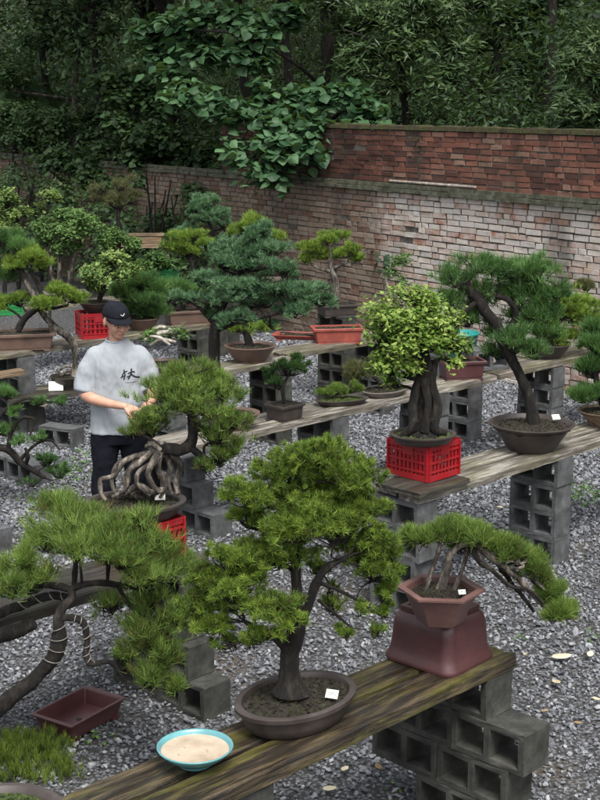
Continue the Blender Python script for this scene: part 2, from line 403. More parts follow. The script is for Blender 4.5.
    led.build('ledge', rough_mat('mossy_ledge', [(.3, (.03, .03, .02)), (.5, (.075, .08, .05)), (.75, (.16, .15, .13))], 9, .9, .9, .01), root)
    cop = MB(); x = 0
    while x < 9.6:
        l = random.uniform(.11, .14); y0, y1 = sorted((-sgn*.25, sgn*(.03+random.uniform(-.01, .01))))
        cop.box(x, x+l-.01, y0, y1, zt+.002, zt+.055+random.uniform(-.008, .008)); x += l
    cop.build('coping', rough_mat('mossy_coping', [(.3, (.03, .025, .015)), (.5, (.07, .06, .03)), (.62, (.06, .075, .02)), (.8, (.16, .09, .06))], 7, .95, .9, .01), root)
    tag(root, 'old brick wall, pale limewashed below a ledge and mossy red above, behind the yard', 'wall')
    a = G(395, 184, zc+.12)
    # the pole lying on the ledge
    def on(px):
        d = ray(px, 186); o_ = Vector((0, 0, H)); n_ = WN
        t = (P600-o_).dot(n_)/d.dot(n_); return o_ + d*t
    p0, p1 = on(392), on(478); mb = MB()
    p0.z = p1.z = zc+.085; p0 += WN*.035; p1 += WN*.035
    tube(mb, [(*p0, .016), (*((p0+p1)/2), .016), (*p1, .016)], 8, 0)
    tag(mb.build('pole', MT['deadwood']), 'long thin white pole lying on the mossy ledge of the brick wall', 'pole')
wall()

# ------------------------------------------------------------------ concrete blocks
def block_mesh(mat):
    xs = [0, .032, .179, .211, .358, .39]; zs = [0, .03, .16, .19]; D = .19
    holes = {(1, 1), (3, 1)}
    bm = bmesh.new(); cache = {}
    def vt(i, j, k):
        if (i, j, k) not in cache: cache[(i, j, k)] = bm.verts.new((xs[i]-.195, (D if k else 0)-.095, zs[j]))
        return cache[(i, j, k)]
    solid = lambda i, j: 0 <= i < 5 and 0 <= j < 3 and (i, j) not in holes
    for i in range(5):
        for j in range(3):
            if not solid(i, j): continue
            bm.faces.new([vt(i, j, 0), vt(i+1, j, 0), vt(i+1, j+1, 0), vt(i, j+1, 0)])
            bm.faces.new([vt(i, j+1, 1), vt(i+1, j+1, 1), vt(i+1, j, 1), vt(i, j, 1)])
            if not solid(i-1, j): bm.faces.new([vt(i, j, 1), vt(i, j, 0), vt(i, j+1, 0), vt(i, j+1, 1)])
            if not solid(i+1, j): bm.faces.new([vt(i+1, j, 0), vt(i+1, j, 1), vt(i+1, j+1, 1), vt(i+1, j+1, 0)])
            if not solid(i, j-1): bm.faces.new([vt(i, j, 1), vt(i+1, j, 1), vt(i+1, j, 0), vt(i, j, 0)])
            if not solid(i, j+1): bm.faces.new([vt(i, j+1, 0), vt(i+1, j+1, 0), vt(i+1, j+1, 1), vt(i, j+1, 1)])
    bmesh.ops.recalc_face_normals(bm, faces=bm.faces)
    es = [e for e in bm.edges if len(e.link_faces) == 2 and e.link_faces[0].normal.angle(e.link_faces[1].normal) > .5]
    bmesh.ops.bevel(bm, geom=es, offset=.0045, segments=2, affect='EDGES', profile=.6)
    for v_ in bm.verts: v_.co += Vector([random.gauss(0, .0014) for _ in range(3)])
    me = bpy.data.meshes.new('concrete_block'); bm.to_mesh(me); bm.free(); me.materials.append(mat); return me
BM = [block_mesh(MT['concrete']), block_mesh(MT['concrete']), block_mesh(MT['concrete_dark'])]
VANG = math.atan2(V.y, V.x)
ORD = ['bottom', 'second', 'third', 'top', 'fifth']
def block(p, z, label, group, dark=False, rot=0.):
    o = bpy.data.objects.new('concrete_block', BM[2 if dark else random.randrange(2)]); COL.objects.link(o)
    o.location = (p[0], p[1], z); o.rotation_euler = (0, 0, VANG + rot + random.gauss(0, .012))
    tag(o, label, 'concrete block', group)
def pillar(p, where, rows=4, offs=None, dark=False, z0=0., rot=0.):
    """p = centre on the ground; offs[i] = list of shifts along V for the blocks of row i, from the ground"""
    offs = offs or [[0.]]*rows; words = ['lowest', 'second lowest', 'third lowest', 'uppermost'] if rows == 4 else ['lowest', 'middle', 'uppermost'][:rows] if rows == 3 else ['lower', 'upper'] if rows == 2 else ['single']
    for i, row in enumerate(offs):
        for j, d in enumerate(row):
            q = Vector((p[0], p[1], 0)) + V*(d + random.gauss(0, .004))
            ex = '' if len(row) == 1 else (', nearer one' if j else ', farther one')
            block(q, z0 + i*.19, f'{words[i]} concrete block of the pillar {where}{ex}', 'concrete blocks stacked under the benches', dark, rot)

# ------------------------------------------------------------------ planks
def plank(p0, length, width, thick, ztop, mat, label, ang=BANG, tilt=0., group='planks of the benches', name='plank'):
    """p0 = middle of the near end; runs along ang"""
    mb = MB(); nx = max(4, int(length/.12)); prof = [(-.5, -1), (-.5, -.12), (-.5+.012/width, 0), (-.17, .0), (.17, 0), (.5-.012/width, 0), (.5, -.12), (.5, -1)]
    k = len(prof); vs = []
    for i in range(nx+1):
        x = length*i/nx; e = rng.normal(0, .0022, (k, 2)) + (math.sin(x*2.1+length)*.004, 0)
        for j, (a, b) in enumerate(prof): vs.append((x + (rng.normal(0, .006) if i in (0, nx) else 0), a*width + e[j, 0], b*thick + e[j, 1]*.6 + tilt*x))
    i = np.arange(nx)[:, None]*k; j = np.arange(k)[None]; j2 = (j+1) % k
    mb.add(vs, np.stack([i+j, i+k+j, i+k+j2, i+j2], -1).reshape(-1, 4))
    mb.f.append(np.array([list(range(k))])); mb.f.append(np.array([[nx*k + q for q in range(k)][::-1]]))
    o = mb.build(name, MT[mat]); o.location = (p0[0], p0[1], ztop); o.rotation_euler = (0, 0, ang)
    tag(o, label, 'plank', group); return o
def along(p, a, b): return Vector((p[0], p[1], 0)) + U*a + V*b

# row A: the near bench
A = G(517, 655, BZ); A.z = 0                    # its far right corner; the bench runs back from it towards the camera
Am = along(A, 0, 0)
plank(along(A, -3.0, -.09), 3.0, .172, .06, BZ, 'wood_near', 'wet front plank of the nearest bench, yellow-green with moss')
plank(along(A, -3.07, -.298), 3.0, .185, .058, BZ-.006, 'wood_near', 'back plank of the nearest bench, greyer, holding the blue bowl')
AC = lambda u_, v_: along(A, u_, v_)
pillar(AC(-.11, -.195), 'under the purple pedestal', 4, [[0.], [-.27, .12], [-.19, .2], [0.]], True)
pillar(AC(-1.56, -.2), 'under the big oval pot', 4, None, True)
# row B: left middle
Bc = G(233, 712, 0); Bc.z = 0
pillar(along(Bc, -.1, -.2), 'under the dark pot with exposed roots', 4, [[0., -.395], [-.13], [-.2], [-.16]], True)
plank(along(Bc, -2.6, -.30), 2.62, .19, .055, BZ, 'wood_dark', 'dark plank under the lower red crate, nearer of the two')
plank(along(Bc, -2.6, -.50), 2.58, .19, .055, BZ-.004, 'wood_dark', 'dark plank under the lower red crate, farther of the two')
# row C: right middle
Cc = G(432, 492, BZ); Cc.z = 0
plank(along(Cc, -.12, -.085), 2.9, .165, .055, BZ, 'wood_pale', 'bleached front plank under the red crate with the leafy tree')
plank(along(Cc, -.10, -.3), 2.9, .19, .05, BZ+.004, 'wood_pale', 'bleached back plank under the red crate with the leafy tree')
plank(along(Cc, -.16, -.14), .5, .36, .03, BZ-.002+.03, 'wood_dark', 'short dark board directly under the red crate with the leafy tree')
q = G(422, 573, 0)
pillar(along(Cc, -.03, -.2), 'under the red crate with the leafy tree', 4, [[0.], [-.02], [.01], [0.]])
q = G(555, 556, 0)
pillar(along(Cc, (Vector((q.x, q.y, 0))-Cc).dot(U)-.1, -.2), 'under the wide round dark pot')
# row D
Dc = G(253, 431, BZ); Dc.z = 0
plank(along(Dc, -.7, -.085), 3.65, .16, .055, BZ, 'wood_pale', 'bleached front plank under the small square pot')
plank(along(Dc, -.65, -.3), 3.6, .2, .05, BZ-.003, 'wood_pale', 'bleached back plank under the small square pot')
plank(along(Dc, 1.75, -.1)+U*1.25, 2.6, .18, .05, BZ+.002, 'wood_grey', 'weathered front plank under the purple pot beside the wall')
plank(along(Dc, 1.75, -.3)+U*1.2, 2.6, .18, .05, BZ-.004, 'wood_grey', 'weathered back plank under the purple pot beside the wall')
q = G(233, 535, 0); q.z = 0
pillar(along(q, -.1, -.195), 'seen beside the pot with exposed roots', 3, [[0., -.395], [-.2, -.59], [-.3, -.69]])
for (px, py), w_ in (((349, 440), 'under the long flat tray'), ((448, 460), 'behind the leafy tree'), ((563, 440), 'under the pot nearest the back wall')):
    q = G(px, 400, BZ); u_ = 0
    # foot of the row's front edge beneath that pixel column
    best = min((abs((300 + FPX*(along(Dc, t, -.02).x)/((along(Dc, t, -.02).y)*cp+(H-.5)*sp)) - px), t) for t in np.linspace(-1, 6, 400))[1]
    pillar(along(Dc, best-.1, -.2), w_)

# row F (behind the man to the right) and row G
Fc = G(296, 358, BZ); Fc.z = 0
plank(along(Fc, -1.7, -.1), 1.7, .18, .05, BZ, 'wood_pale', 'bleached front plank under the tan round pot')
plank(along(Fc, -1.65, -.3), 1.6, .18, .05, BZ-.003, 'wood_grey', 'weathered back plank under the tan round pot')
plank(along(Fc, .05, -.25), 1.7, .18, .05, BZ+.002, 'wood_grey', 'front plank under the red rectangular pot')
plank(along(Fc, .0, -.45), 1.7, .18, .05, BZ-.003, 'wood_pale', 'back plank under the red rectangular pot')
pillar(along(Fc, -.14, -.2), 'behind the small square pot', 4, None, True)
pillar(along(Fc, 1.5, -.35), 'at the far end of the red pot bench', 4)
pillar(along(Fc, -1.45, -.2), 'at the near end of the tan pot bench', 4)
# row H (far left)
Hc = G(0, 355, BZ); Hc.z = 0
plank(along(Hc, -.6, -.1), 3.6, .18, .05, BZ, 'wood_grey', 'weathered front plank under the brown rectangular pot')
plank(along(Hc, -.6, -.3), 3.6, .18, .05, BZ-.003, 'wood_grey', 'weathered back plank under the brown rectangular pot')
plank(along(Hc, -.6, .12), .75, .14, .05, BZ-.14, 'wood_tan', 'short tan board end at the edge of the far bench')
pillar(along(Hc, .3, -.2), 'under the brown rectangular pot', 4)
# the low shelf
Lc = G(12, 396, .4); Lc.z = 0
plank(along(Lc, -.1, -.1)+V*.12, 1.2, .22, .04, .40, 'wood_dark', 'low dark board holding the leaning tree with the white card', BANG-.25)
plank(along(Lc, -.02, -.35)+V*.1, 1.2, .2, .03, .405, 'wood_grey', 'low grey board behind the dark board of the leaning tree', BANG-.25)
q = G(55, 402, .19)
plank(G(12, 400, .3), .5, .05, .03, .33, 'wood_pale', 'pale narrow batten lying below the low dark board', VANG+.12)
pillar(along(Lc, .25, -.25)+V*.1, 'under the low dark board', 2, dark=True)
q = G(60, 448, 0); block((q.x, q.y+.1), 0, 'single grey concrete block standing on the gravel beside the man', 'concrete blocks stacked under the benches', False, R(18))
q = G(0, 528, .3)
for k, (d, w_) in enumerate(((0, 'nearest the camera'), (.4, 'next to the last'), (.8, 'farthest from the camera'))):
    q = G(44, 480, 0); block(Vector((q.x-.12, q.y-.05, 0)) - V*d, 0, f'grey block lying in the kerb row on the gravel, {w_}', 'kerb row of grey blocks on the gravel')
q = G(2, 553, 0); block(Vector((q.x-.13, q.y+.1, 0)), 0, 'dull grey block on the gravel at the edge of the view above the spreading pine', 'concrete blocks stacked under the benches')
# a far bench along the back (row I)
Ic = G(100, 300, BZ); Ic.z = 0
plank(along(Ic, -2.5, -.1), 5.2, .2, .05, BZ, 'wood_grey', 'weathered plank of the farthest bench behind the man')
plank(along(Ic, -2.5, -.33), 5.2, .2, .05, BZ-.003, 'wood_dark', 'dark back plank of the farthest bench behind the man')
for t, w_ in ((-1.6, 'near end'), (.2, 'middle'), (2.2, 'far end')): pillar(along(Ic, t, -.2), f'under the {w_} of the farthest bench', 4, None, True)

# ------------------------------------------------------------------ pots
POT = {  # profile outside then over the rim and down inside: (scale, height share)
 'bowl':   [(.62, 0), (.64, .04), (.6, .07), (.74, .3), (.88, .62), (.97, .86), (1.0, .93), (1.03, .95), (1.03, 1.0), (.93, 1.0), (.9, .93), (.86, .82)],
 'tray':   [(.8, 0), (.82, .05), (.86, .1), (.92, .4), (.97, .78), (1.04, .82), (1.05, .98), (1.03, 1.0), (.93, 1.0), (.91, .9), (.9, .78)],
 'box':    [(.84, 0), (.84, .1), (.87, .12), (.93, .75), (.95, .82), (1.04, .84), (1.05, .98), (1.03, 1.0), (.92, 1.0), (.91, .9), (.9, .8)],
 'hexcone': [(.52, 0), (.55, .03), (.56, .06), (.68, .4), (.8, .72), (.87, .9), (.98, .91), (1.03, .93), (1.03, .99), (1.01, 1.0), (.86, 1.0), (.83, .97), (.8, .8)],
 'empty':  [(.84, 0), (.84, .08), (.87, .1), (.95, .85), (1.02, .87), (1.04, .98), (1.03, 1.0), (.93, 1.0), (.91, .9), (.84, .16)],
 'cone':   [(.52, 0), (.55, .03), (.56, .06), (.72, .45), (.86, .78), (.95, .95), (1.0, .97), (1.0, 1.0), (.94, 1.0), (.91, .93), (.88, .82)],
}
def pot_parts(root, kind, prof, hw, aspect, h, mat, rz=0., soil='soil', name='pot', lean=0.):
    """kind: round rect hex softrect"""
    mb = MB(); out = outline(kind, 48, aspect); loft(mb, out, [(a, z*h) for a, z in POT[prof]], hw)
    if kind in ('rect', 'softrect') and prof != 'cone':
        for sx in (-1, 1):
            for sy in (-1, 1): mb.box(sx*hw*.74-.03, sx*hw*.74+.03, sy*hw*aspect*.74-.02, sy*hw*aspect*.74+.02, -.012, .004)
    o = mb.build(name, MT[mat], root, smooth=kind in ('round', 'softrect')); o.rotation_euler = (0, 0, rz)
    if kind in ('round', 'softrect'):
        md = o.modifiers.new('edges', 'EDGE_SPLIT'); md.split_angle = R(38)
    if soil:
        sm = MB(); rs = 14; zt = POT[prof][-1][1]*h; so_ = outline('round' if kind in ('round', 'hex') else 'rect', 40, aspect)*hw*(POT[prof][-1][0]+.015)*(.97 if kind == 'hex' else 1)
        so_ = so_*(.88 if kind == 'hex' else 1)
        vv = [np.array([[0, 0, zt+h*.14]])]
        for i in range(1, rs+1):
            f = i/rs; z = zt + h*.14*(1-f**2) + rng.normal(0, .004, len(so_))
            vv.append(np.column_stack([so_*f, z]))
        k = len(so_); v = np.vstack(vv); jj = np.arange(k)
        sm.add(v, np.stack([1+jj, 1+(jj+1) % k, np.zeros(k, int)], -1)[:, [2, 0, 1]])
        i = 1+np.arange(rs-1)[:, None]*k; j = jj[None]; j2 = (j+1) % k
        sm.f.append(np.stack([i+j, i+k+j, i+k+j2, i+j2], -1).reshape(-1, 4))
        # crumbs and small stones on it
        n = int(500*min(1, hw/.25)); a = rng.uniform(0, 6.28, n); f = np.sqrt(rng.uniform(0, .9, n)); idx = (a/6.28*k).astype(int) % k
        pp = np.column_stack([so_[idx]*f[:, None], zt + h*.14*(1-f**2) + .003])
        tv = unit(np.array([[1, 0, -.3], [-.5, .8, -.3], [-.5, -.8, -.3], [0, 0, 1], [.3, .3, .6]])); tf = [[0, 1, 3], [1, 2, 3], [2, 0, 3], [0, 2, 1]]
        scatter(sm, tv, tf, pp, frames(rng.normal(size=(n, 3))), rng.uniform(.004, .011, n), rng.uniform(0, 1, n))
        so2 = sm.build('soil', MT[soil], root); so2.rotation_euler = (0, 0, rz)
    return o
def label_tag(root, p, rz, w_=.05, h_=.035):
    mb = MB(); M_ = Matrix.Translation(p) @ Matrix.Rotation(rz, 4, 'Z') @ Matrix.Rotation(R(50), 4, 'X')
    mb.box(-w_/2, w_/2, -h_/2, h_/2, -.001, .001, None, M_)
    o = mb.build('label_tag', MT['white'], root)
    mk = MB()
    for k, (x, y, l, a) in enumerate(((-.008, .004, .014, 0), (-.008, -.002, .012, .2), (.004, .002, .012, 1.4), (.01, -.004, .01, .5))):
        s_ = w_/.05; M2 = M_ @ Matrix.Translation((x*s_, y*s_, .0016)) @ Matrix.Rotation(a, 4, 'Z'); mk.box(0, l*s_*.8, -.0008, .0008, 0, .0004, None, M2)
    mk.build('writing', MT['ink'], o)

# ------------------------------------------------------------------ foliage
LEAF = (np.array([[0, 0, 0], [.28, .38, -.06], [0, 1, .04], [-.28, .38, -.06], [0, .42, .03]]), [[0, 1, 4], [1, 2, 4], [2, 3, 4], [3, 0, 4]])
LEAFW = (np.array([[0, 0, 0], [.42, .22, -.03], [.44, .52, -.05], [0, 1.05, -.1], [-.44, .52, -.05], [-.42, .22, -.03], [0, .4, .05]]), [[0, 1, 6], [1, 2, 6], [2, 3, 6], [3, 4, 6], [4, 5, 6], [5, 0, 6]])
LEAFN = (np.array([[0, 0, 0], [.13, .35, -.03], [0, 1, -.12], [-.13, .35, -.03], [0, .4, .03]]), [[0, 1, 4], [1, 2, 4], [2, 3, 4], [3, 0, 4]])
def leaves(mb, pos, nrm, size, tint, tpl=LEAF, down=0.):
    """leaf blades: local y = tip direction, local z = face normal"""
    n = len(pos); z = unit(nrm); r = rng.normal(size=(n, 3)); r[:, 2] -= down*1.5
    y = unit(r - z*np.sum(r*z, 1, keepdims=True)); x = np.cross(y, z)
    scatter(mb, tpl[0], tpl[1], pos, np.stack([x, y, z], -1), size, tint)
def needles(mb, pos, dr, n, L, wd, spread, tint, up=0.):
    """n needles per tuft"""
    m = len(pos); P = np.repeat(pos, n, 0); D = np.repeat(dr, n, 0) + rng.normal(0, spread, (m*n, 3)); D[:, 2] += up; D = unit(D)
    LL = (L*rng.uniform(.7, 1.15, m*n))[:, None]; P = P + rng.normal(0, L*.12, P.shape)
    Wd = unit(np.cross(D, rng.normal(size=D.shape)))*wd*.5
    v = np.stack([P-Wd, P+Wd, P+D*LL], 1).reshape(-1, 3)
    t = np.repeat(np.repeat(tint, n) + rng.normal(0, .2, m*n), 3).reshape(-1, 3); t[:, :2] -= .14; t[:, 2] += .16
    t = np.clip(t, 0, 1).ravel()
    mb.add(v, np.arange(len(v)).reshape(-1, 3), t)
def pad_points(c, r, n, shell=.55):
    d = unit(rng.normal(size=(n, 3))); d[:, 2] = np.where(d[:, 2] < -.25, -d[:, 2]*.6, d[:, 2]); d = unit(d)
    k = rng.uniform(shell, 1., n)**.7
    k = k*(1 + .13*np.sin(d[:, 0]*5 + c[0]*9) + .13*np.sin(d[:, 1]*6+d[:, 2]*5 + c[2]*7))
    return c + d*np.asarray(r)*k[:, None], d
KIND = {
 'fore':   dict(mat='n_fore', L=.026, wd=.003, n=34, spread=.85, up=.2, tufts=2900, clump=20, rr=(.2, .4)),
 'grass':  dict(mat='n_grass', L=.062, wd=.0036, n=15, spread=.5, up=.35, tufts=1250, clump=17, rr=(.22, .46)),
 'deep':   dict(mat='n_deep', L=.065, wd=.005, n=15, spread=.5, up=.35, tufts=1100, clump=14, rr=(.22, .46)),
 'deepf':  dict(mat='n_deep', L=.08, wd=.006, n=18, spread=.42, up=.5, tufts=900, clump=7),
 'blue':   dict(mat='n_blue', L=.04, wd=.0055, n=20, spread=.7, up=.25, tufts=1900, clump=14, rr=(.22, .45)),
 'yellow': dict(mat='n_yellow', L=.06, wd=.0055, n=20, spread=.5, up=.35, tufts=900, clump=7),
 'maple':  dict(mat='l_maple', leaf=LEAF, size=.042, n=3, tufts=1500, clump=8),
 'pale':   dict(mat='l_pale', leaf=LEAF, size=.05, n=3, tufts=1000, clump=6),
 'mid':    dict(mat='l_mid', leaf=LEAF, size=.05, n=4, tufts=1100, clump=7),
 'rust':   dict(mat='l_rust', L=.05, wd=.004, n=8, spread=.9, up=.2, tufts=500, clump=6),
}
def clumps(c, r, n, k, lim=(.3, .62)):
    """points of a ragged pad: k small clumps spread through the ellipsoid"""
    d = unit(rng.normal(size=(k, 3))); d[:, 2] = np.where(d[:, 2] < -.3, -d[:, 2], d[:, 2])
    cc = c + d*np.asarray(r)*rng.uniform(.15, .95, (k, 1)); rr = rng.uniform(lim[0], lim[1], k); w_ = rr**2; w_ /= w_.sum()
    idx = rng.choice(k, n, p=w_); dd = unit(rng.normal(size=(n, 3))); dd[:, 2] = np.where(dd[:, 2] < -.35, -dd[:, 2]*.7, dd[:, 2]); dd = unit(dd)
    rm = np.array([np.mean(r[:2]), np.mean(r[:2]), min(r[2]*1.25, np.mean(r[:2]))])
    pos = cc[idx] + dd*rr[idx][:, None]*rm*rng.uniform(.25, 1.05, (n, 1))
    out = unit(.55*unit((pos-c)/np.asarray(r)) + .6*dd)
    return pos, out, rng.normal(0, .13, k)[idx]
def crown(root, Y0, kind, pads, trunks, dens=1., bark='bark', twig=.004, origin=None, branch=True, name='foliage', tsize=1.):
    K = KIND[kind]; fm = MB(); bmh = MB(); o3 = np.array(origin)
    vol = [p[2]*p[3] for p in pads]; tot = sum(vol)
    TP = np.vstack([spline(t, 5) for t in trunks]) if trunks else None
    for p, a in zip(pads, vol):
        cx, cy, rx, ry = p[:4]; dy = p[4] if len(p) > 4 else 0.; dn = p[5] if len(p) > 5 else 1.
        c = np.array(W(cx, cy, Y0+dy)); s_ = sc(c); r = np.array([rx, rx*.85, ry*1.02])/s_
        n = max(8, int(1.35*K['tufts']*dens*dn*a/tot))
        pos, d, tc = clumps(c, r*1.04, n, max(5, int(K.get('clump', 8)*(rx*ry/300)**.5)), K.get('rr', (.3, .6)))
        base = np.clip(.45 + rng.normal(0, .08) + tc + rng.normal(0, .2, n), 0, 1)
        if 'leaf' in K:
            m = K['n']; pp = np.repeat(pos, m, 0) + rng.normal(0, K['size']*.5, (n*m, 3)); dd = np.repeat(d, m, 0)*.5 + rng.normal(0, .45, (n*m, 3)); dd[:, 2] += .75
            leaves(fm, pp - o3, dd, K['size']*tsize*rng.uniform(.6, 1.2, n*m), np.clip(np.repeat(base, m)+rng.normal(0, .2, n*m), 0, 1), K['leaf'])
        else:
            dd = d*.75 + [0, 0, .35]
            needles(fm, pos - o3, dd, K['n'], K['L']*tsize, K['wd'], K['spread'], base, K['up'])
        if branch and TP is not None:
            sdist = np.linalg.norm(TP[:, :3]-c, axis=1) + .6*np.maximum(0, TP[:, 2]-c[2]); b = TP[np.argmin(sdist)]
            e = c - [0, 0, r[2]*.35]; mid = (b[:3]+e)/2 + rng.normal(0, .02, 3) + [0, 0, .01]
            rb = min(b[3]*.5, .05*np.linalg.norm(b[:3]-e)+.005)
            tube(bmh, [(*(b[:3]-o3), rb), (*(mid-o3), rb*.8), (*(e-o3), rb*.5)], 6, .25, n=4)
            for q in pos[rng.choice(n, min(n, 30), replace=False)]:
                st = e + (mid-e)*rng.uniform(0, .5); m2 = (st+q)/2 - [0, 0, abs(rng.normal(0, .012))] + rng.normal(0, .008, 3)
                tube(bmh, [(*(st-o3), twig), (*(m2-o3), twig*.8), (*(q-o3), twig*.45)], 4, 0, n=3, cap=False)
    f = fm.build(name, MT[K['mat']], root)
    if bmh.n: bmh.build('branches', MT[bark], root, smooth=True)
    return f
TS = .7
def trunk_part(root, Y0, lines, origin, bark='bark', seg=12, bmp=.22, name='trunk', n=7):
    mb = MB(); out = []
    for ln in lines:
        P = []
        for q in ln:
            px, py, dy, r = q; p = W(px, py, Y0+dy); P.append((p.x, p.y, p.z, TS*r/sc(p)))
        P = np.array(P); out.append(P); Q = P.copy(); Q[:, :3] -= np.array(origin)
        tube(mb, Q, seg, bmp, n=n)
    mb.build(name, MT[bark], root, smooth=True)
    return out
def bonsai(label, base, pot, lines, pads, kind, group=None, bark='bark', dens=1., cat='bonsai', name='bonsai_tree', dy=0., branch=True, twig=.004, seg=12, bmp=.22, tsize=1.):
    """base = world point under the pot; pot = dict for pot_parts or None"""
    root = empty(name, base); Y0 = base[1] + dy
    if pot: pot_parts(root, **pot)
    T = trunk_part(root, Y0, lines, base, bark, seg, bmp) if lines else []
    if pads: crown(root, Y0, kind, pads, T, dens, bark, twig, base, branch, tsize=tsize)
    tag(root, label, cat, group or 'potted bonsai trees on the benches'); return root
def under(px, py, h, z=BZ):
    """world point of the foot of a pot whose rim centre is seen at px, py"""
    p = G(px, py, z+h); return Vector((p.x, p.y, z))

# ------------------------------------------------------------------ crates
def crate(base, w_, d_, h_, mat, label, rz=BANG, nx=9, nz=4, name='crate'):
    mb = MB(); t = .007
    for sx, L_, Mx in ((0, w_, Matrix.Translation((0, -d_/2, 0))), (1, w_, Matrix.Translation((0, d_/2, 0)) @ Matrix.Rotation(math.pi, 4, 'Z')),
                       (2, d_, Matrix.Rotation(math.pi/2, 4, 'Z') @ Matrix.Translation((0, -w_/2, 0))), (3, d_, Matrix.Rotation(-math.pi/2, 4, 'Z') @ Matrix.Translation((0, -w_/2, 0)))):
        o = sx*.0004
        k = max(3, int(round(nx*L_/w_)))
        for i in range(k+1):
            x = -L_/2 + L_*i/k; wd = .012 if i in (0, k) else (.009 if i % 3 == 0 else .0045)
            mb.box(x-wd, x+wd, .001+o, t+o+(.004 if i % 3 == 0 else 0), .004, h_-.004, None, Mx)
        for j in range(nz+1):
            z = h_*j/nz; hh = .018 if j in (0, nz) else .006
            z = min(max(z, hh), h_-hh); mb.box(-L_/2, L_/2, -.004+o, t-.002+o, z-hh, z+hh, None, Mx)
        mb.box(-L_/2+.004, L_/2-.004, -.0065+o, .002+o, h_-.012, h_, None, Mx)       # rim lip
        mb.box(-L_*.13, L_*.13, -.005+o, .0035+o, h_*.66, h_*.9, None, Mx)            # handle panel
        # fine mesh
        for i in range(k*2):
            x = -L_/2 + L_*(i+.5)/(k*2); mb.box(x-.0025, x+.0025, .003+o, .006+o, .01, h_-.01, None, Mx)
    for i in range(10):
        x = -w_/2 + w_*(i+.5)/10; mb.box(x-.008, x+.008, -d_/2+.01, d_/2-.01, .004, .012)
    for i in range(7):
        y = -d_/2 + d_*(i+.5)/7; mb.box(-w_/2+.01, w_/2-.01, y-.007, y+.007, .0045, .0115)
    o = mb.build(name, MT[mat]); o.location = base; o.rotation_euler = (0, 0, rz); tag(o, label, 'crate', 'plastic crates used as stands'); return o
# ------------------------------------------------------------------ near bench: things on it
def rimfit(px, py, hwpx, h, z=BZ):
    b = under(px, py, h, z); return b, hwpx/sc(G(px, py, z+h))
UA = BANG
# big pine in the oval pot
b, _ = rimfit(296, 694, 61, .105)
t1 = bonsai('largest fresh-green pine, in a shallow dark oval pot on the nearest bench', b,
    dict(kind='round', prof='tray', hw=.262, aspect=.72, h=.105, mat='pot_dark', rz=UA),
    [[(290, 692, 0, 28), (290, 682, 0, 18), (290, 668, 0, 14), (291, 648, 0, 13.5), (294, 630, 0, 11), (297, 600, 0, 8.5), (296, 565, .02, 7.5), (300, 530, .02, 7), (306, 490, 0, 4.5), (316, 452, 0, 2.5)],
     [(296, 648, 0, 8), (306, 612, .0, 6.5), (316, 585, -.02, 6.5), (326, 568, -.03, 5.5), (345, 558, -.03, 3.5)],
     [(290, 655, 0, 6), (277, 640, -.03, 5.5), (262, 630, -.05, 4), (245, 622, -.06, 3)],
     [(318, 582, -.02, 3), (338, 590, .0, 2.6), (360, 602, .02, 2), (372, 612, .03, 1.5)],
     [(318, 600, -.02, 2.5), (340, 618, .02, 2), (352, 628, .03, 1.5)]],
    [(320, 462, 36, 22), (288, 478, 32, 22, .05), (352, 482, 32, 24, -.02), (250, 500, 32, 20, -.03), (318, 500, 45, 24, .08), (366, 512, 24, 20, .02), (245, 522, 26, 14, .04),
     (290, 535, 36, 20, -.08), (335, 532, 38, 20, -.06), (372, 545, 24, 18, .0), (232, 560, 30, 18, -.02), (262, 560, 28, 18, .1), (212, 582, 26, 18, 0), (375, 572, 24, 18, .02), (352, 548, 24, 14, .1),
     (198, 606, 24, 18, .03), (232, 592, 30, 16, -.06), (216, 628, 26, 14, -.02), (270, 612, 34, 16, -.12), (292, 622, 20, 10, -.12), (250, 640, 16, 8, -.05), (386, 592, 16, 12, .02, .8), (345, 634, 14, 7, .03, .6), (362, 610, 10, 8, 0, .5),
     (390, 556, 12, 18, .04), (318, 570, 14, 10, .15, .5), (310, 515, 60, 30, .0, .5), (280, 560, 50, 24, .0, .5), (240, 580, 34, 24, 0, .6), (350, 520, 36, 26, .05, .6), (372, 558, 24, 30, .02, .6), (225, 605, 34, 20, 0, .6), (300, 470, 44, 24, .03, .5), (262, 636, 22, 9, -.12, .8), (228, 645, 18, 8, -.04, .7), (330, 605, 16, 9, .08, .5), (205, 625, 24, 14, .02, .6), (385, 612, 12, 12, .02, .6), (376, 634, 10, 8, .02, .5), (330, 590, 10, 6, .1, .4)],
    'fore', dens=2.2, twig=.0028)
label_tag(t1, np.array(G(332, 694, BZ+.12) - b), R(-20), .05, .035)
# blue bowl
b, hw = rimfit(195, 746, 38.5, .07)
r_ = empty('water_bowl', b); mb = MB()
loft(mb, outline('round', 56), [(.42, 0), (.45, .003), (.43, .012), (.62, .022), (.84, .045), (.97, .064), (1.0, .070), (.99, .073), (.95, .072), (.92, .064), (.86, .052)], hw)
mb.build('bowl', MT['celadon'], r_, True); mb = MB(); loft(mb, outline('round', 56), [(.9, .0565), (.6, .0567), (.1, .0568)], hw, cap0=False)
mb.build('pale_liquid', MT['cream'], r_, True); mb = MB()
for k in range(6):
    a, f = random.random()*6.28, random.random()*hw*.6; mb = MB(); mb.box(-.006, .006, -.002, .002, 0, .002, None, Matrix.Translation((f*math.cos(a), f*math.sin(a), .0572)) @ Matrix.Rotation(a*3, 4, 'Z')); mb.build('leaf_bit', MT['litter'], r_)
tag(r_, 'shallow pale blue glazed bowl filled with cream-coloured water on the nearest bench', 'bowl')
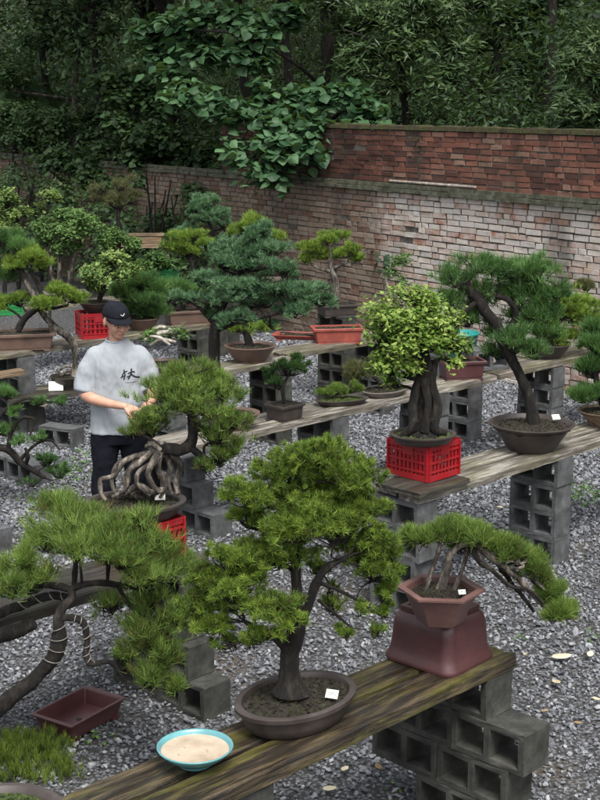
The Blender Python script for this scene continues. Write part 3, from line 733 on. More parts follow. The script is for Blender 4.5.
# pedestal: a big pot turned upside down
fr, le, ri = G(447, 676, BZ), G(388, 656, BZ), G(490, 656, BZ)
c = (le+ri)/2; c.z = BZ; lv = (fr-le).length*1.17; lu = (ri-fr).length*1.17; PH = .215
r_ = empty('upturned_pot', c, math.atan2((fr-le).y, (fr-le).x)); mb = MB()
out = outline('softrect', 40, lu/lv)
loft(mb, out, [(1.0, 0), (1.01, .008), (1.0, .018), (.95, .036), (.91, .062), (.885, .1), (.87, .145), (.855, .172), (.82, .195), (.77, .21), (.72, PH)], lv/2)
o = mb.build('body', MT['pot_purple'], r_, True)
for sx in (-1, 1):
    for sy in (-1, 1):
        mb = MB(); fx, fy = lv/2*.68, lu/2*.68
        mb.box(*sorted((sx*fx, sx*(fx-.085))), *sorted((sy*fy, sy*(fy-.022))), PH-.006, PH+.026)
        mb.box(*sorted((sx*fx, sx*(fx-.022))), *sorted((sy*(fy-.0225), sy*(fy-.075))), PH-.006, PH+.0255)
        o = mb.build('foot', MT['pot_purple'], r_); md = o.modifiers.new('b', 'BEVEL'); md.width = .005; md.segments = 3
tag(r_, 'large purple-brown pot turned upside down at the end of the nearest bench', 'pedestal')
# hexagonal pot with the cascading pine
PZ = BZ+PH+.027
b, hw = rimfit(441, 587, 43, .15, PZ)
HEX = dict(kind='hex', prof='hexcone', hw=hw, aspect=1, h=.15, mat='pot_hex', rz=R(-6))
t2 = bonsai('cascading pine spilling to one side from a hexagonal brown pot on the upturned pot', b, HEX,
    [[(440, 592, 0, 8), (446, 572, 0, 6), (450, 556, 0, 4.5), (462, 544, 0, 5), (476, 543, 0, 6), (490, 556, -.02, 6), (508, 570, -.02, 5), (524, 584, -.02, 4), (537, 600, -.02, 3), (552, 612, 0, 2)],
     [(452, 596, 0, 4), (462, 570, .02, 3), (468, 552, .02, 3), (478, 545, 0, 3)], [(425, 592, 0, 3), (432, 570, .02, 3), (438, 552, 0, 3), (440, 540, 0, 2.5), (430, 535, 0, 2)],
     [(490, 556, 0, 3.5), (505, 558, .05, 3), (520, 562, .06, 2)], [(508, 570, 0, 3), (530, 578, .0, 2.4), (548, 592, 0, 2)], [(476, 545, 0, 3), (482, 562, -.04, 3.5), (500, 575, -.06, 2.5)]],
    [(422, 541, 17, 10, 0), (446, 536, 24, 11, .03), (474, 538, 24, 11, 0), (497, 548, 18, 10, .03), (517, 558, 15, 11, -.02), (533, 576, 16, 11, 0), (547, 595, 15, 11, .03), (560, 611, 15, 10, 0), (533, 562, 12, 8, .06), (458, 546, 20, 8, .08), (556, 618, 11, 6, -.03), (568, 617, 8, 5, 0)],
    'grass', dens=1.35, bark='bark_pale', twig=.003, bmp=.38, tsize=.8)
trunk_part(t2, b.y, [[(486, 552, .02, 4), (500, 566, .05, 4), (512, 584, .05, 3.4), (524, 598, .04, 3), (534, 612, .03, 2)], [(470, 546, -.03, 4), (478, 560, -.06, 4), (492, 570, -.07, 3.4), (510, 586, -.06, 3), (528, 590, -.05, 2.4), (544, 604, -.03, 1.8)], [(500, 572, .05, 3), (512, 564, .07, 2.6), (526, 572, .07, 2.2), (536, 586, .06, 1.6)], [(428, 596, .05, 5), (440, 584, .06, 5.5), (452, 590, .05, 5), (458, 598, .03, 4)]], b, 'bark', 8, .5, 'dark_branch')
label_tag(t2, np.array(G(462, 592, PZ+.155)-b), R(10), .03, .02)
# pot cut by the lower edge
b = G(2, 850, BZ)
r_ = empty('round_pot', b); pot_parts(r_, 'round', 'bowl', .2, 1., .13, 'pot_dark', soil='moss'); tag(r_, 'dark round pot of moss cut by the corner of the view on the nearest bench', 'pot')

# ------------------------------------------------------------------ left: pine with exposed roots on its crate
CW, CD, CH = .31, .34, .225
b, hw = rimfit(135, 500, 49, .085, BZ+CH)
crate(Vector((b.x+.03, b.y-.0, BZ)), CW, CD, CH, 'red_plastic', 'red mesh crate under the dark pot with exposed roots', BANG)
t3 = bonsai('pine on pale twisted exposed roots in a shallow dark pot before the man', b,
    dict(kind='round', prof='tray', hw=hw, aspect=.82, h=.085, mat='pot_dark', rz=R(10)),
    [[(152, 495, .0, 6), (154, 475, 0, 6), (155, 458, 0, 7), (165, 449, 0, 8.5), (181, 450, 0, 9), (192, 441, 0, 8), (192, 420, 0, 7), (188, 400, 0, 5.5), (184, 382, 0, 4), (180, 368, 0, 2.5)],
     [(190, 432, 0, 5), (205, 428, -.02, 4), (225, 430, -.04, 3)], [(190, 412, 0, 4), (170, 408, 0, 3), (148, 412, .0, 2.5)], [(190, 447, 0, 6), (205, 458, 0, 4.5), (222, 466, 0, 3)], [(190, 402, 0, 3.5), (210, 392, 0, 2.6), (228, 388, 0, 2)],
     [(160, 448, -.02, 4.5), (148, 438, -.02, 3), (132, 432, 0, 2)]],
    [(184, 374, 28, 12, .0), (166, 392, 20, 12, -.04), (208, 382, 22, 13, .04), (148, 420, 18, 11, 0), (178, 404, 26, 13, -.08), (222, 398, 22, 16, 0), (132, 434, 14, 7, 0), (150, 432, 18, 8, .05), (200, 410, 22, 10, -.1), (232, 424, 17, 14, .0), (215, 438, 20, 9, .08), (222, 458, 20, 14, 0), (205, 470, 14, 8, -.03), (238, 448, 10, 12, .02), (188, 402, 56, 26, 0, .55), (216, 438, 34, 26, 0, .5), (150, 425, 30, 14, .04, .5)],
    'grass', dens=1.15, bark='bark', twig=.0032, tsize=.75)
root_lines = [[(152, 452, -.02, 4.5), (138, 456, -.04, 4), (124, 462, -.05, 3.5), (116, 474, -.05, 3), (108, 478, -.05, 3.2), (101, 480, -.04, 3.4), (101, 493, -.04, 3), (106, 500, -.04, 2)],
    [(154, 450, -.05, 4.5), (140, 462, -.08, 4), (130, 470, -.08, 3.2), (128, 482, -.08, 3), (122, 492, -.08, 3), (112, 497, -.08, 2)],
    [(158, 452, -.08, 4.5), (150, 464, -.1, 3.6), (139, 472, -.1, 3.2), (137, 482, -.1, 3), (143, 490, -.1, 2.8), (150, 496, -.1, 2)],
    [(160, 452, -.03, 5), (158, 468, -.06, 4), (162, 478, -.06, 3.6), (165, 488, -.05, 3), (160, 498, -.05, 2)],
    [(150, 454, .04, 4), (130, 458, .06, 3.4), (116, 466, .06, 3), (112, 484, .05, 2.6), (118, 498, .04, 2)],
    [(166, 450, .02, 5), (170, 466, .03, 4), (168, 480, .03, 3), (172, 494, .02, 2)], [(146, 492, .0, 5), (134, 490, 0, 6), (120, 494, 0, 4)], [(160, 450, -.04, 4), (152, 444, -.05, 4), (146, 447, -.04, 3)]]
root_lines = [[(x, y, d, r*1.08) for x, y, d, r in l] for l in root_lines] + [[(172, 452, .0, 6), (180, 466, .02, 5), (176, 482, .02, 4.5), (178, 494, .0, 4)], [(158, 456, -.1, 5), (148, 472, -.12, 4.5), (152, 484, -.12, 4), (160, 492, -.1, 4)], [(140, 458, .02, 5), (126, 476, .0, 4.5), (128, 490, .0, 4), (138, 497, -.03, 4)], [(124, 494, -.06, 4), (138, 486, -.07, 5), (150, 492, -.07, 5), (164, 490, -.06, 4)]]
trunk_part(t3, b.y, root_lines, b, 'bark_pale', 10, .3, 'exposed_roots')
label_tag(t3, np.array(G(160, 497, BZ+CH+.1)-b), R(5), .055, .035)

# ------------------------------------------------------------------ right: leafy tree on red crate
fc = G(428, 483, BZ+.03); c = fc + U*(CW/2) - V*(CD/2); CH2 = .235
crate(Vector((c.x, c.y, BZ+.03)), CW, CD, CH2, 'red_plastic', 'bright red mesh crate under the leafy tree at the end of the middle bench', BANG)
b, hw = rimfit(423, 433, 32, .06, BZ+.03+CH2)
t4 = bonsai('light-green leafy tree with a thick stump trunk on the bright red crate', b,
    dict(kind='round', prof='tray', hw=hw, aspect=.85, h=.06, mat='pot_dark', rz=R(10), soil='moss'),
    [[(423, 436, 0, 27), (424, 425, 0, 18), (424, 410, 0, 14), (425, 390, 0, 13), (426, 374, 0, 13), (424, 355, 0, 9), (418, 335, 0, 6), (415, 315, 0, 4)],
     [(414, 430, -.06, 7), (413, 405, -.05, 7), (418, 380, -.04, 6)], [(434, 428, -.06, 7), (437, 405, -.04, 7), (432, 382, -.04, 6), (436, 360, 0, 4)], [(424, 432, -.09, 6), (428, 405, -.085, 6), (424, 385, -.07, 5)],
     [(424, 360, 0, 6), (405, 348, -.05, 4), (385, 345, -.08, 3)], [(424, 350, 0, 5), (442, 338, 0, 3.5), (458, 342, 0, 2)], [(445, 434, -.03, 5), (436, 430, -.06, 7), (430, 420, -.08, 6)], [(402, 437, -.03, 5), (410, 431, -.06, 7), (416, 420, -.08, 6)]],
    [(410, 298, 22, 12, 0), (428, 308, 24, 14, .04), (390, 322, 24, 13, 0), (445, 328, 22, 15, 0), (415, 328, 34, 16, -.1), (380, 342, 18, 15, -.02), (405, 350, 26, 14, -.14), (455, 346, 20, 13, .02), (415, 335, 46, 38, .05, .6), (392, 365, 28, 22, 0, .6), (436, 348, 22, 12, -.08), (385, 368, 18, 14, .0), (408, 372, 16, 14, -.1), (395, 385, 14, 8, 0), (422, 338, 30, 20, .12), (452, 362, 12, 7, .05)],
    'maple', dens=1.25, bark='bark', twig=.0035, bmp=.35)

# ------------------------------------------------------------------ right: leaning pine in the wide round pot
b, hw = rimfit(532, 421, 43, .2)
t5 = bonsai('leaning pine with a bare dark trunk in a wide round dark pot', b,
    dict(kind='round', prof='cone', hw=hw, aspect=1, h=.19, mat='pot_dark', rz=0),
    [[(534, 428, 0, 11), (532, 412, 0, 9), (527, 392, 0, 7.5), (518, 372, 0, 7), (510, 355, 0, 8), (502, 340, 0, 8), (496, 324, 0, 8), (484, 310, 0, 8.5), (478, 298, 0, 8), (470, 292, 0, 6), (468, 282, 0, 4)],
     [(500, 338, 0, 5), (512, 325, .02, 5), (516, 312, 0, 4), (508, 300, 0, 4), (496, 296, .02, 3.5)], [(510, 355, 0, 5), (525, 345, 0, 4), (545, 335, 0, 3)], [(505, 345, 0, 5), (530, 318, 0, 4), (550, 300, 0, 3), (556, 285, 0, 2)], [(478, 300, 0, 4), (465, 312, -.05, 3), (455, 320, -.05, 2)]],
    [(478, 268, 28, 13, .05), (455, 283, 20, 15, 0), (505, 274, 24, 13, .08), (538, 276, 30, 18, .05), (450, 305, 14, 16, .02), (468, 322, 16, 14, .05), (520, 298, 30, 16, .12), (552, 300, 22, 16, .05), (535, 322, 30, 18, .0), (512, 342, 22, 14, -.1), (548, 340, 22, 14, .02), (532, 352, 20, 10, -.08), (490, 335, 16, 12, .15), (520, 300, 44, 34, .2, .7), (470, 300, 30, 28, .18, .6), (540, 325, 32, 24, .05, .6), (495, 355, 16, 10, .1)],
    'deep', dens=1.35, twig=.0035)
label_tag(t5, np.array(G(556, 417, BZ+.215)-b), R(20), .06, .04)
# right edge tree in a tan pot
b = under(606, 410, .12)
bonsai('small green tree in a tan pot at the far end of the bleached bench', b, dict(kind='round', prof='cone', hw=.21, aspect=1, h=.12, mat='wood_tan'),
    [[(606, 412, 0, 6), (600, 395, 0, 5), (596, 375, 0, 4), (598, 350, 0, 2)]],
    [(598, 352, 14, 14), (592, 375, 12, 12), (582, 400, 13, 9, -.05), (600, 398, 18, 12, -.05), (610, 370, 18, 18), (594, 335, 10, 12, .1)], 'deepf', dens=.5)

# ------------------------------------------------------------------ row D things
def onrow(c0, px, off):                      # foot point of a row under a pixel column
    ts = np.linspace(-3, 8, 1101); best = None
    for t in ts:
        p = along(c0, t, off); x = 300 + FPX*p.x/(p.y*cp + (H-BZ)*sp)
        if best is None or abs(x-px) < best[0]: best = (abs(x-px), p)
    p = best[1].copy(); p.z = BZ; return p
b = onrow(Dc, 232, -.18)
bonsai('blue-green juniper with tall dark trunk and layered pads in the middle of the yard', b, dict(kind='round', prof='bowl', hw=.2, aspect=.9, h=.12, mat='pot_brown'),
    [[(222, 425, 0, 9), (217, 400, 0, 8), (216, 370, 0, 7), (214, 345, 0, 8), (215, 328, 0, 8), (222, 308, 0, 6), (234, 285, 0, 5), (246, 262, 0, 4), (252, 240, 0, 2)],
     [(216, 330, 0, 5), (235, 322, -.05, 5), (255, 318, -.05, 4), (280, 312, 0, 3), (305, 305, 0, 2)], [(215, 325, 0, 4), (200, 308, 0, 3), (188, 300, 0, 2)]],
    [(258, 236, 20, 11, 0), (240, 250, 26, 11, .03), (268, 252, 22, 11, 0), (222, 264, 22, 10, .0), (250, 268, 36, 12, -.08), (284, 272, 18, 10, .05), (205, 282, 24, 10, 0), (238, 286, 30, 9, -.12), (278, 290, 28, 9, .0), (188, 300, 18, 8, 0), (215, 304, 26, 9, -.1), (308, 293, 24, 9, .05), (258, 304, 24, 8, .1), (232, 322, 22, 12, -.12), (290, 312, 26, 9, .0), (322, 302, 14, 9, .05), (214, 315, 14, 8, .05), (270, 325, 12, 6, .05, .5), (248, 262, 44, 22, .05, .7), (240, 295, 56, 18, .08, .7), (300, 300, 34, 14, .08, .6)],
    'blue', dens=1.5, twig=.004)
b = onrow(Dc, 284, -.12)
bonsai('tiny dark shrub in a small square brown pot on the bleached bench', b, dict(kind='rect', prof='box', hw=.115, aspect=.9, h=.12, mat='pot_dark', rz=BANG),
    [[(284, 402, 0, 3), (283, 388, 0, 2.5), (290, 372, 0, 1.5)]], [(286, 372, 18, 12, 0), (298, 365, 12, 8, .05), (278, 385, 12, 8, 0), (270, 375, 8, 10, .05)], 'deep', dens=.25, tsize=.5)
b = onrow(Dc, 342, -.17)
bonsai('low grassy plants in a long flat grey tray on the bleached bench', b, dict(kind='round', prof='tray', hw=.215, aspect=.55, h=.045, mat='pot_dark', rz=BANG-.45, soil='moss'),
    [], [(328, 393, 10, 5), (345, 394, 12, 4), (358, 390, 8, 7), (336, 390, 8, 5)], 'grass', dens=.3, branch=False, tsize=.6)
b = onrow(Dc, 384, -.17)
bonsai('rust-tinged spreading shrub in a flat tray behind the leafy tree', b, dict(kind='round', prof='tray', hw=.22, aspect=.7, h=.05, mat='pot_grey', rz=BANG),
    [[(386, 398, 0, 5), (384, 388, 0, 4), (375, 378, 0, 3), (368, 372, 0, 2)], [(384, 388, 0, 3), (396, 375, 0, 2)]], [(366, 372, 20, 9, 0), (385, 366, 18, 8, .05), (352, 380, 12, 7, 0)], 'rust', dens=1.2)
o = onrow(Dc, 384, -.17)
b = onrow(Dc, 461, -.17)
bonsai('pale leafy tree in a purple-brown rectangular pot behind the stump-trunked tree', b, dict(kind='rect', prof='box', hw=.19, aspect=.62, h=.16, mat='pot_purple', rz=R(12)),
    [[(460, 362, 0, 4), (458, 345, 0, 3), (452, 330, 0, 2)]], [(450, 350, 20, 10), (464, 348, 12, 8), (452, 332, 16, 10)], 'pale', dens=.35)
q = onrow(Dc, 486, -.25); block(q, BZ+.004, 'single grey concrete block set on the bench behind the leaning pine', 'concrete blocks stacked under the benches', False, R(70))
b = onrow(Dc, 546, -.2)
bonsai('bushy green pine in a dark round pot on the bench nearest the wall', b, dict(kind='round', prof='bowl', hw=.22, aspect=1, h=.14, mat='pot_dark'),
    [[(546, 352, 0, 6), (552, 335, 0, 5), (562, 318, 0, 4), (575, 310, 0, 3)], [(555, 330, 0, 4), (580, 335, 0, 3)]],
    [(560, 302, 20, 10, .1), (585, 305, 18, 10, .0), (572, 318, 22, 9, -.05), (592, 325, 16, 10), (550, 325, 18, 9, 0), (575, 336, 20, 7, .0), (556, 342, 22, 8, -.05), (598, 340, 10, 8), (535, 346, 14, 6), (574, 318, 36, 24, 0, .7)],
    'yellow', dens=1.0, tsize=.8)
b = onrow(Dc, 592, -.2); q = Vector((b.x+.35, b.y+.35, BZ-.0))
plank(along(Dc, 4.4, -.2)+U*.0, 1.6, .4, .05, BZ-.012, 'wood_pale', 'wide pale plank end beside the wall behind the tan pot')
bonsai('round brownish shrub standing against the limewashed wall at the edge of the view', q, dict(kind='round', prof='bowl', hw=.16, aspect=1, h=.14, mat='pot_grey'),
    [[(590, 340, 0, 4), (588, 310, 0, 3), (586, 295, 0, 2)]], [(586, 288, 18, 8)], 'rust', dens=.9)

# ------------------------------------------------------------------ rows F and G
b = onrow(Fc, 250, -.2)
bonsai('green tree in a tan round pot behind the juniper', b, dict(kind='round', prof='bowl', hw=.235, aspect=1, h=.15, mat='pot_brown'),
    [[(250, 345, 0, 6), (246, 325, 0, 5), (252, 290, 0, 4), (252, 240, 0, 2)]], [(255, 226, 16, 9), (240, 235, 14, 8), (268, 238, 14, 9), (240, 330, 22, 7, 0, .5), (262, 328, 14, 6, 0, .5)], 'yellow', dens=.5)
b = onrow(Fc, 163, -.2)
r_ = bonsai('gnarled pale deadwood lying in a round brown pot behind the shoulder of the man', b, dict(kind='round', prof='bowl', hw=.215, aspect=1, h=.12, mat='pot_brown'),
    [[(145, 340, -.02, 2), (155, 335, 0, 3), (168, 332, 0, 3), (180, 334, 0, 2)], [(150, 345, -.05, 2), (162, 340, -.05, 3), (176, 342, -.05, 2)], [(148, 334, .05, 2), (160, 327, .05, 2.4), (172, 330, .05, 2)], [(170, 345, -.1, 2), (160, 338, -.1, 2.5), (150, 336, -.1, 1.5)]],
    [(150, 337, 9, 5), (175, 336, 9, 4)], 'mid', bark='deadwood', dens=.06, branch=False)
b = along(Fc, .75, -.35); b.z = BZ; b = onrow(along(Fc, 0, -.15), 337, -.2)
r_ = empty('planter', b, R(8)); pot_parts(r_, 'rect', 'box', .25, .5, .15, 'pot_red'); tag(r_, 'bright brick-red rectangular pot with bare soil on the grey bench', 'pot', 'pots without a tree')
b = onrow(along(Fc, 0, -.45), 300, -.3)
r_ = empty('tray', b, R(-12)); pot_parts(r_, 'rect', 'tray', .26, .5, .045, 'pot_red'); tag(r_, 'thin low red tray behind the tan round pot', 'tray', 'pots without a tree')
# yellow-green tree on the dark pillar
p = W(337, 300, 14.6)
for k in range(5): block((p.x, p.y), k*.19, ['lowest', 'second lowest', 'middle', 'second highest', 'uppermost'][k] + ' dark block of the pillar under the yellow-green tree before the wall', 'dark pillar under the yellow-green tree', True)
bonsai('airy yellow-green tree on a dark block pillar in front of the shaded wall', Vector((p.x, p.y, .95)), dict(kind='rect', prof='box', hw=.2, aspect=.7, h=.12, mat='pot_dark', rz=R(20)),
    [[(337, 300, 0, 5), (336, 285, 0, 5), (332, 270, 0, 4), (330, 258, 0, 3), (330, 245, 0, 2)], [(334, 272, 0, 3), (318, 268, 0, 2.4), (310, 262, 0, 2)], [(334, 268, 0, 3), (348, 262, 0, 2)]],
    [(330, 242, 22, 9, 0), (314, 252, 16, 9), (348, 254, 16, 10), (330, 256, 26, 8, .1), (305, 262, 9, 6), (358, 260, 7, 7)], 'yellow', dens=.85, bark='bark_pale', tsize=.8)
# sapling and teal things by the wall
p = W(396, 330, 14.2); p.z = 0
bonsai('thin pale-stemmed sapling growing against the limewashed wall', p, None,
    [[(396, 395, 0, 1.5), (395, 330, 0, 1.5), (392, 300, 0, 1.5), (386, 280, 0, 1.6), (390, 268, 0, 1.4), (394, 258, 0, 1)]], [(398, 262, 12, 8), (392, 275, 14, 6, 0, .6), (404, 285, 10, 6, 0, .5)], 'mid', dens=.16, bark='deadwood', cat='sapling', name='sapling', group='plants along the wall', branch=True, tsize=.8)
def bucket(p, hw, h, mat, label):
    r = empty('bucket', p); mb = MB(); loft(mb, outline('round', 28), [(.78, 0), (.8, .01), (.96, h*.9), (1.04, h*.92), (1.04, h), (.94, h), (.76, .02)], hw); mb.build('body', MT[mat], r, True)
    mb = MB(); a = np.linspace(0, math.pi, 12); tube(mb, np.column_stack([hw*1.0*np.cos(a), -hw*.9*np.sin(a), h*.9-hw*.25*np.sin(a), np.full(12, .003)]), 5, 0, n=1); mb.build('handle', MT['wire'], r)
    tag(r, label, 'bucket', 'teal buckets by the wall')
p = W(431, 290, 14.3)
for k in range(5): block((p.x, p.y), k*.19, ['lowest', 'second lowest', 'middle', 'second highest', 'uppermost'][k] + ' block of the pillar under the teal bucket by the wall', 'pillar under the teal bucket')
bucket(Vector((p.x, p.y, .95)), .13, .24, 'teal_plastic', 'teal plastic bucket on blocks before the limewashed wall')
p = W(462, 330, 13.0)
for k in range(4): block((p.x, p.y), k*.19, ['lowest', 'second lowest', 'third lowest', 'uppermost'][k] + ' block of the pillar under the dark teal bucket behind the leaning pine', 'pillar under the second teal bucket')
bucket(Vector((p.x, p.y, .76)), .16, .27, 'teal_plastic', 'dark teal bucket half hidden behind the leaning pine')

# ------------------------------------------------------------------ far left rows
b = onrow(Hc, 22, -.18)
bonsai('yellow-green spreading pine in a dark brown rectangular pot on the far bench', b, dict(kind='rect', prof='box', hw=.31, aspect=.6, h=.16, mat='pot_brown', rz=R(14)),
    [[(18, 330, 0, 5), (25, 318, 0, 5), (35, 310, 0, 4), (42, 300, 0, 3.5), (38, 285, 0, 3), (30, 270, 0, 2)], [(35, 310, 0, 3), (55, 308, 0, 2.4), (68, 305, 0, 2)]],
    [(30, 258, 20, 9), (15, 268, 16, 8), (45, 268, 12, 7), (58, 292, 20, 9), (72, 300, 14, 8), (48, 304, 20, 8, -.1), (20, 300, 16, 8, .1), (5, 305, 10, 8)], 'yellow', dens=1.0, tsize=.9)
b = onrow(Hc, 97, -.2)
crate(b, .36, .3, .26, 'red_plastic', 'red slatted crate on the far bench just behind the man', R(20), nx=8, nz=5)
bonsai('pale variegated leafy tree in a black pot on the red crate behind the man', b+Vector((0, 0, .26)), dict(kind='round', prof='bowl', hw=.17, aspect=1, h=.1, mat='pot_dark'),
    [[(98, 308, 0, 4), (100, 298, 0, 4), (106, 285, 0, 3), (110, 272, 0, 2)]], [(112, 262, 18, 8), (96, 272, 15, 9), (125, 274, 14, 9), (108, 278, 22, 9, -.1), (95, 288, 12, 7), (135, 270, 8, 6)], 'pale', dens=.7)
b = onrow(Hc, 142, -.2)
bonsai('soft bright-green pine rising behind the cap of the man', b, dict(kind='round', prof='bowl', hw=.18, aspect=1, h=.13, mat='pot_brown'),
    [[(142, 330, 0, 4), (140, 312, 0, 3), (142, 295, 0, 2)]], [(140, 285, 22, 10), (125, 295, 14, 9), (155, 292, 14, 10), (142, 305, 26, 12, -.05), (150, 318, 20, 10), (128, 312, 14, 9)], 'deepf', dens=1.0)
b = onrow(Ic, 66, -.2)
bonsai('broad round-headed leafy tree on several grey stems on the farthest bench', b, dict(kind='rect', prof='box', hw=.25, aspect=.6, h=.12, mat='pot_grey', rz=R(20)),
    [[(62, 300, 0, 4), (60, 280, 0, 3.5), (60, 255, 0, 3), (70, 235, 0, 2)], [(66, 300, 0, 3), (70, 275, 0, 3), (76, 250, 0, 2)], [(58, 300, 0, 3), (52, 275, 0, 2.5), (48, 250, 0, 2)]],
    [(72, 217, 24, 10), (52, 228, 18, 11), (92, 228, 20, 11), (72, 234, 32, 12, -.1), (44, 244, 12, 10), (104, 242, 10, 9), (75, 250, 26, 8)], 'mid', dens=1.1, bark='bark_pale')
b = onrow(Ic, 4, -.2)
bonsai('pale-edged leafy tree at the border of the view on the farthest bench', b, dict(kind='round', prof='bowl', hw=.2, aspect=1, h=.14, mat='pot_grey'),
    [[(4, 305, 0, 4), (5, 270, 0, 3), (3, 230, 0, 2)]], [(8, 202, 18, 9), (-8, 215, 20, 12), (16, 218, 14, 10), (5, 230, 20, 9)], 'pale', dens=.6)
b = onrow(Ic, 8, .05); crate(b+Vector((.0, -.12, 0)), .34, .26, .2, 'green_plastic', 'green crate behind the brown rectangular pot of the far bench', R(20))
b = onrow(Ic, 168, -.2); crate(b, .22, .2, .24, 'green_plastic', 'narrow green crate on the farthest bench beside the soft pine', R(10), nx=6)
p = G(193, 300, BZ); pillar((p.x, p.y), 'under the flat-topped yellow-green pine', 4, None, True)
bonsai('flat-topped bright yellow-green pine at the back beside the juniper', Vector((p.x, p.y, .76)), dict(kind='round', prof='bowl', hw=.18, aspect=1, h=.14, mat='pot_brown'),
    [[(194, 298, 0, 4), (193, 280, 0, 3.5), (192, 262, 0, 3), (188, 245, 0, 2)]], [(192, 238, 22, 7), (178, 246, 16, 7), (204, 246, 14, 7), (190, 254, 22, 6)], 'yellow', dens=.7, tsize=.9)
p = G(212, 292, BZ); pillar((p.x, p.y), 'under the round-headed blue-green pine', 4, None, True)
bonsai('round-headed blue-green pine against the dark corner of the wall', Vector((p.x, p.y, .76)), dict(kind='round', prof='bowl', hw=.2, aspect=1, h=.14, mat='pot_grey'),
    [[(212, 290, 0, 4), (213, 260, 0, 4), (213, 238, 0, 3.5), (208, 220, 0, 2)]], [(205, 206, 18, 11), (192, 214, 13, 10), (218, 216, 14, 10), (205, 220, 20, 8), (184, 232, 12, 6), (226, 226, 8, 6)], 'blue', dens=.8)
p = W(118, 250, 19.5); p.z = 0
bonsai('hazy dark olive shrub in front of the shaded wall', p, None, [[(116, 330, 0, 5), (118, 260, 0, 4), (118, 210, 0, 3)]], [(118, 186, 20, 12), (100, 196, 14, 12), (135, 198, 14, 12), (118, 205, 28, 14)], 'rust', dens=1.3, cat='shrub', name='shrub', group='plants along the wall')
p = W(48, 250, 18.5); p.z = 0
bonsai('thin whitish-leaved sapling behind the round-headed tree', p, None, [[(50, 330, 0, 2), (49, 240, 0, 2), (48, 205, 0, 1.5)]], [(48, 196, 12, 8), (40, 210, 8, 8), (58, 200, 8, 8)], 'pale', dens=.12, cat='sapling', name='sapling', group='plants along the wall')
b = onrow(Hc, 188, -.2)
bonsai('low blue-green plant in a plain brown rectangular pot behind the juniper', b, dict(kind='rect', prof='box', hw=.26, aspect=.55, h=.15, mat='pot_brown', rz=R(20)),
    [[(185, 318, 0, 4), (182, 300, 0, 3), (178, 288, 0, 2)]], [(180, 290, 18, 8), (168, 298, 12, 7), (196, 296, 14, 7)], 'deepf', dens=.45)
for px, pads_, kd, lb in ((158, [(156, 262, 14, 8), (168, 268, 10, 6), (146, 268, 10, 6)], 'mid', 'small rounded leafy tree beside the wooden rack on the farthest bench'), (120, [(118, 240, 12, 8), (130, 246, 10, 6), (108, 246, 10, 6)], 'mid', 'small dim leafy tree behind the variegated tree on the farthest bench'),
                          (232, [(232, 262, 14, 8), (222, 270, 10, 6), (244, 268, 10, 6)], 'deepf', 'short dark pine behind the juniper on the farthest bench'), (275, [(280, 268, 14, 8), (292, 275, 12, 6), (268, 276, 10, 6)], 'blue', 'short blue-green pine between the juniper and the airy yellow-green tree')):
    b = onrow(Ic, px, -.2)
    bonsai(lb, b, dict(kind='round', prof='bowl', hw=.17, aspect=1, h=.12, mat='pot_dark'), [[(px, 292, 0, 4), (px-2, 278, 0, 3), (px, pads_[0][1], 0, 2)]], pads_, kd, dens=.6)
plank(along(Ic, 2.65, -.1), 2.4, .2, .05, BZ, 'wood_grey', 'weathered plank of the farthest bench below the short blue-green pine')
pillar(along(Ic, 4.6, -.2), 'under the farthest bench end by the wall', 4, None, True)
# wooden rack with a trough
p = W(142, 262, 18.2); r_ = empty('wooden_rack', (p.x, p.y, 0), R(5)); Lr = .75
for sx in (-1, 1):
    for sy in (-1, 1):
        mb = MB(); mb.box(sx*Lr*.45-.03, sx*Lr*.45+.03, sy*.14-.03, sy*.14+.03, 0, 1.3); mb.build('leg', MT['wood_dark'], r_)
mb = MB(); mb.box(-Lr/2, Lr/2, -.2, .2, 1.302, 1.34); mb.build('shelf', MT['wood_tan'], r_); mb = MB(); mb.box(-Lr/2+.02, Lr/2-.02, -.19, .19, .6, .63); mb.build('shelf', MT['wood_dark'], r_)
tag(r_, 'wooden rack with a tan top board in the dark corner behind the yard', 'rack')
b2 = Vector((p.x+.05, p.y, 1.34)); r_ = empty('trough', b2, R(5)); pot_parts(r_, 'rect', 'box', .24, .4, .13, 'wood_tan'); tag(r_, 'long tan trough standing on the wooden rack', 'pot', 'pots without a tree')

# leaning trunk on the low shelf
p = G(68, 386, .42)
b = Vector((p.x, p.y, .405))
t = bonsai('long bare leaning trunk rising out of a round dark pot on the low shelf', b, dict(kind='round', prof='bowl', hw=.17, aspect=1, h=.12, mat='pot_dark'),
    [[(74, 378, 0, 5), (75, 362, 0, 4), (74, 346, 0, 5), (68, 337, 0, 5.5), (55, 327, 0, 5), (42, 312, 0, 5), (34, 296, 0, 4.5), (26, 280, 0, 4.5), (18, 266, 0, 4.5), (8, 261, 0, 4), (-4, 250, 0, 3.5), (-8, 235, 0, 2.5)],
     [(60, 376, -.05, 2), (68, 371, 0, 2.4), (78, 372, 0, 2)], [(58, 372, 0, 1.6), (66, 366, 0, 2), (74, 368, 0, 2)]],
    [(2, 245, 22, 10), (20, 250, 12, 8), (-10, 262, 18, 10), (8, 280, 10, 8)], 'deepf', dens=.55, bark='bark_pale')
p = G(56, 391, .405); r_ = MB(); r_.box(-.07, .07, -.002, .002, 0, .1, None, Matrix.Rotation(R(-35), 4, 'X') @ Matrix.Identity(4)); r_.box(-.07, .07, 0, .05, 0, .003)
o = r_.build('card', MT['white']); o.location = (p.x, p.y, .408); o.rotation_euler = (0, 0, R(8)); tag(o, 'white card leaning against the dark pot on the low board', 'card')
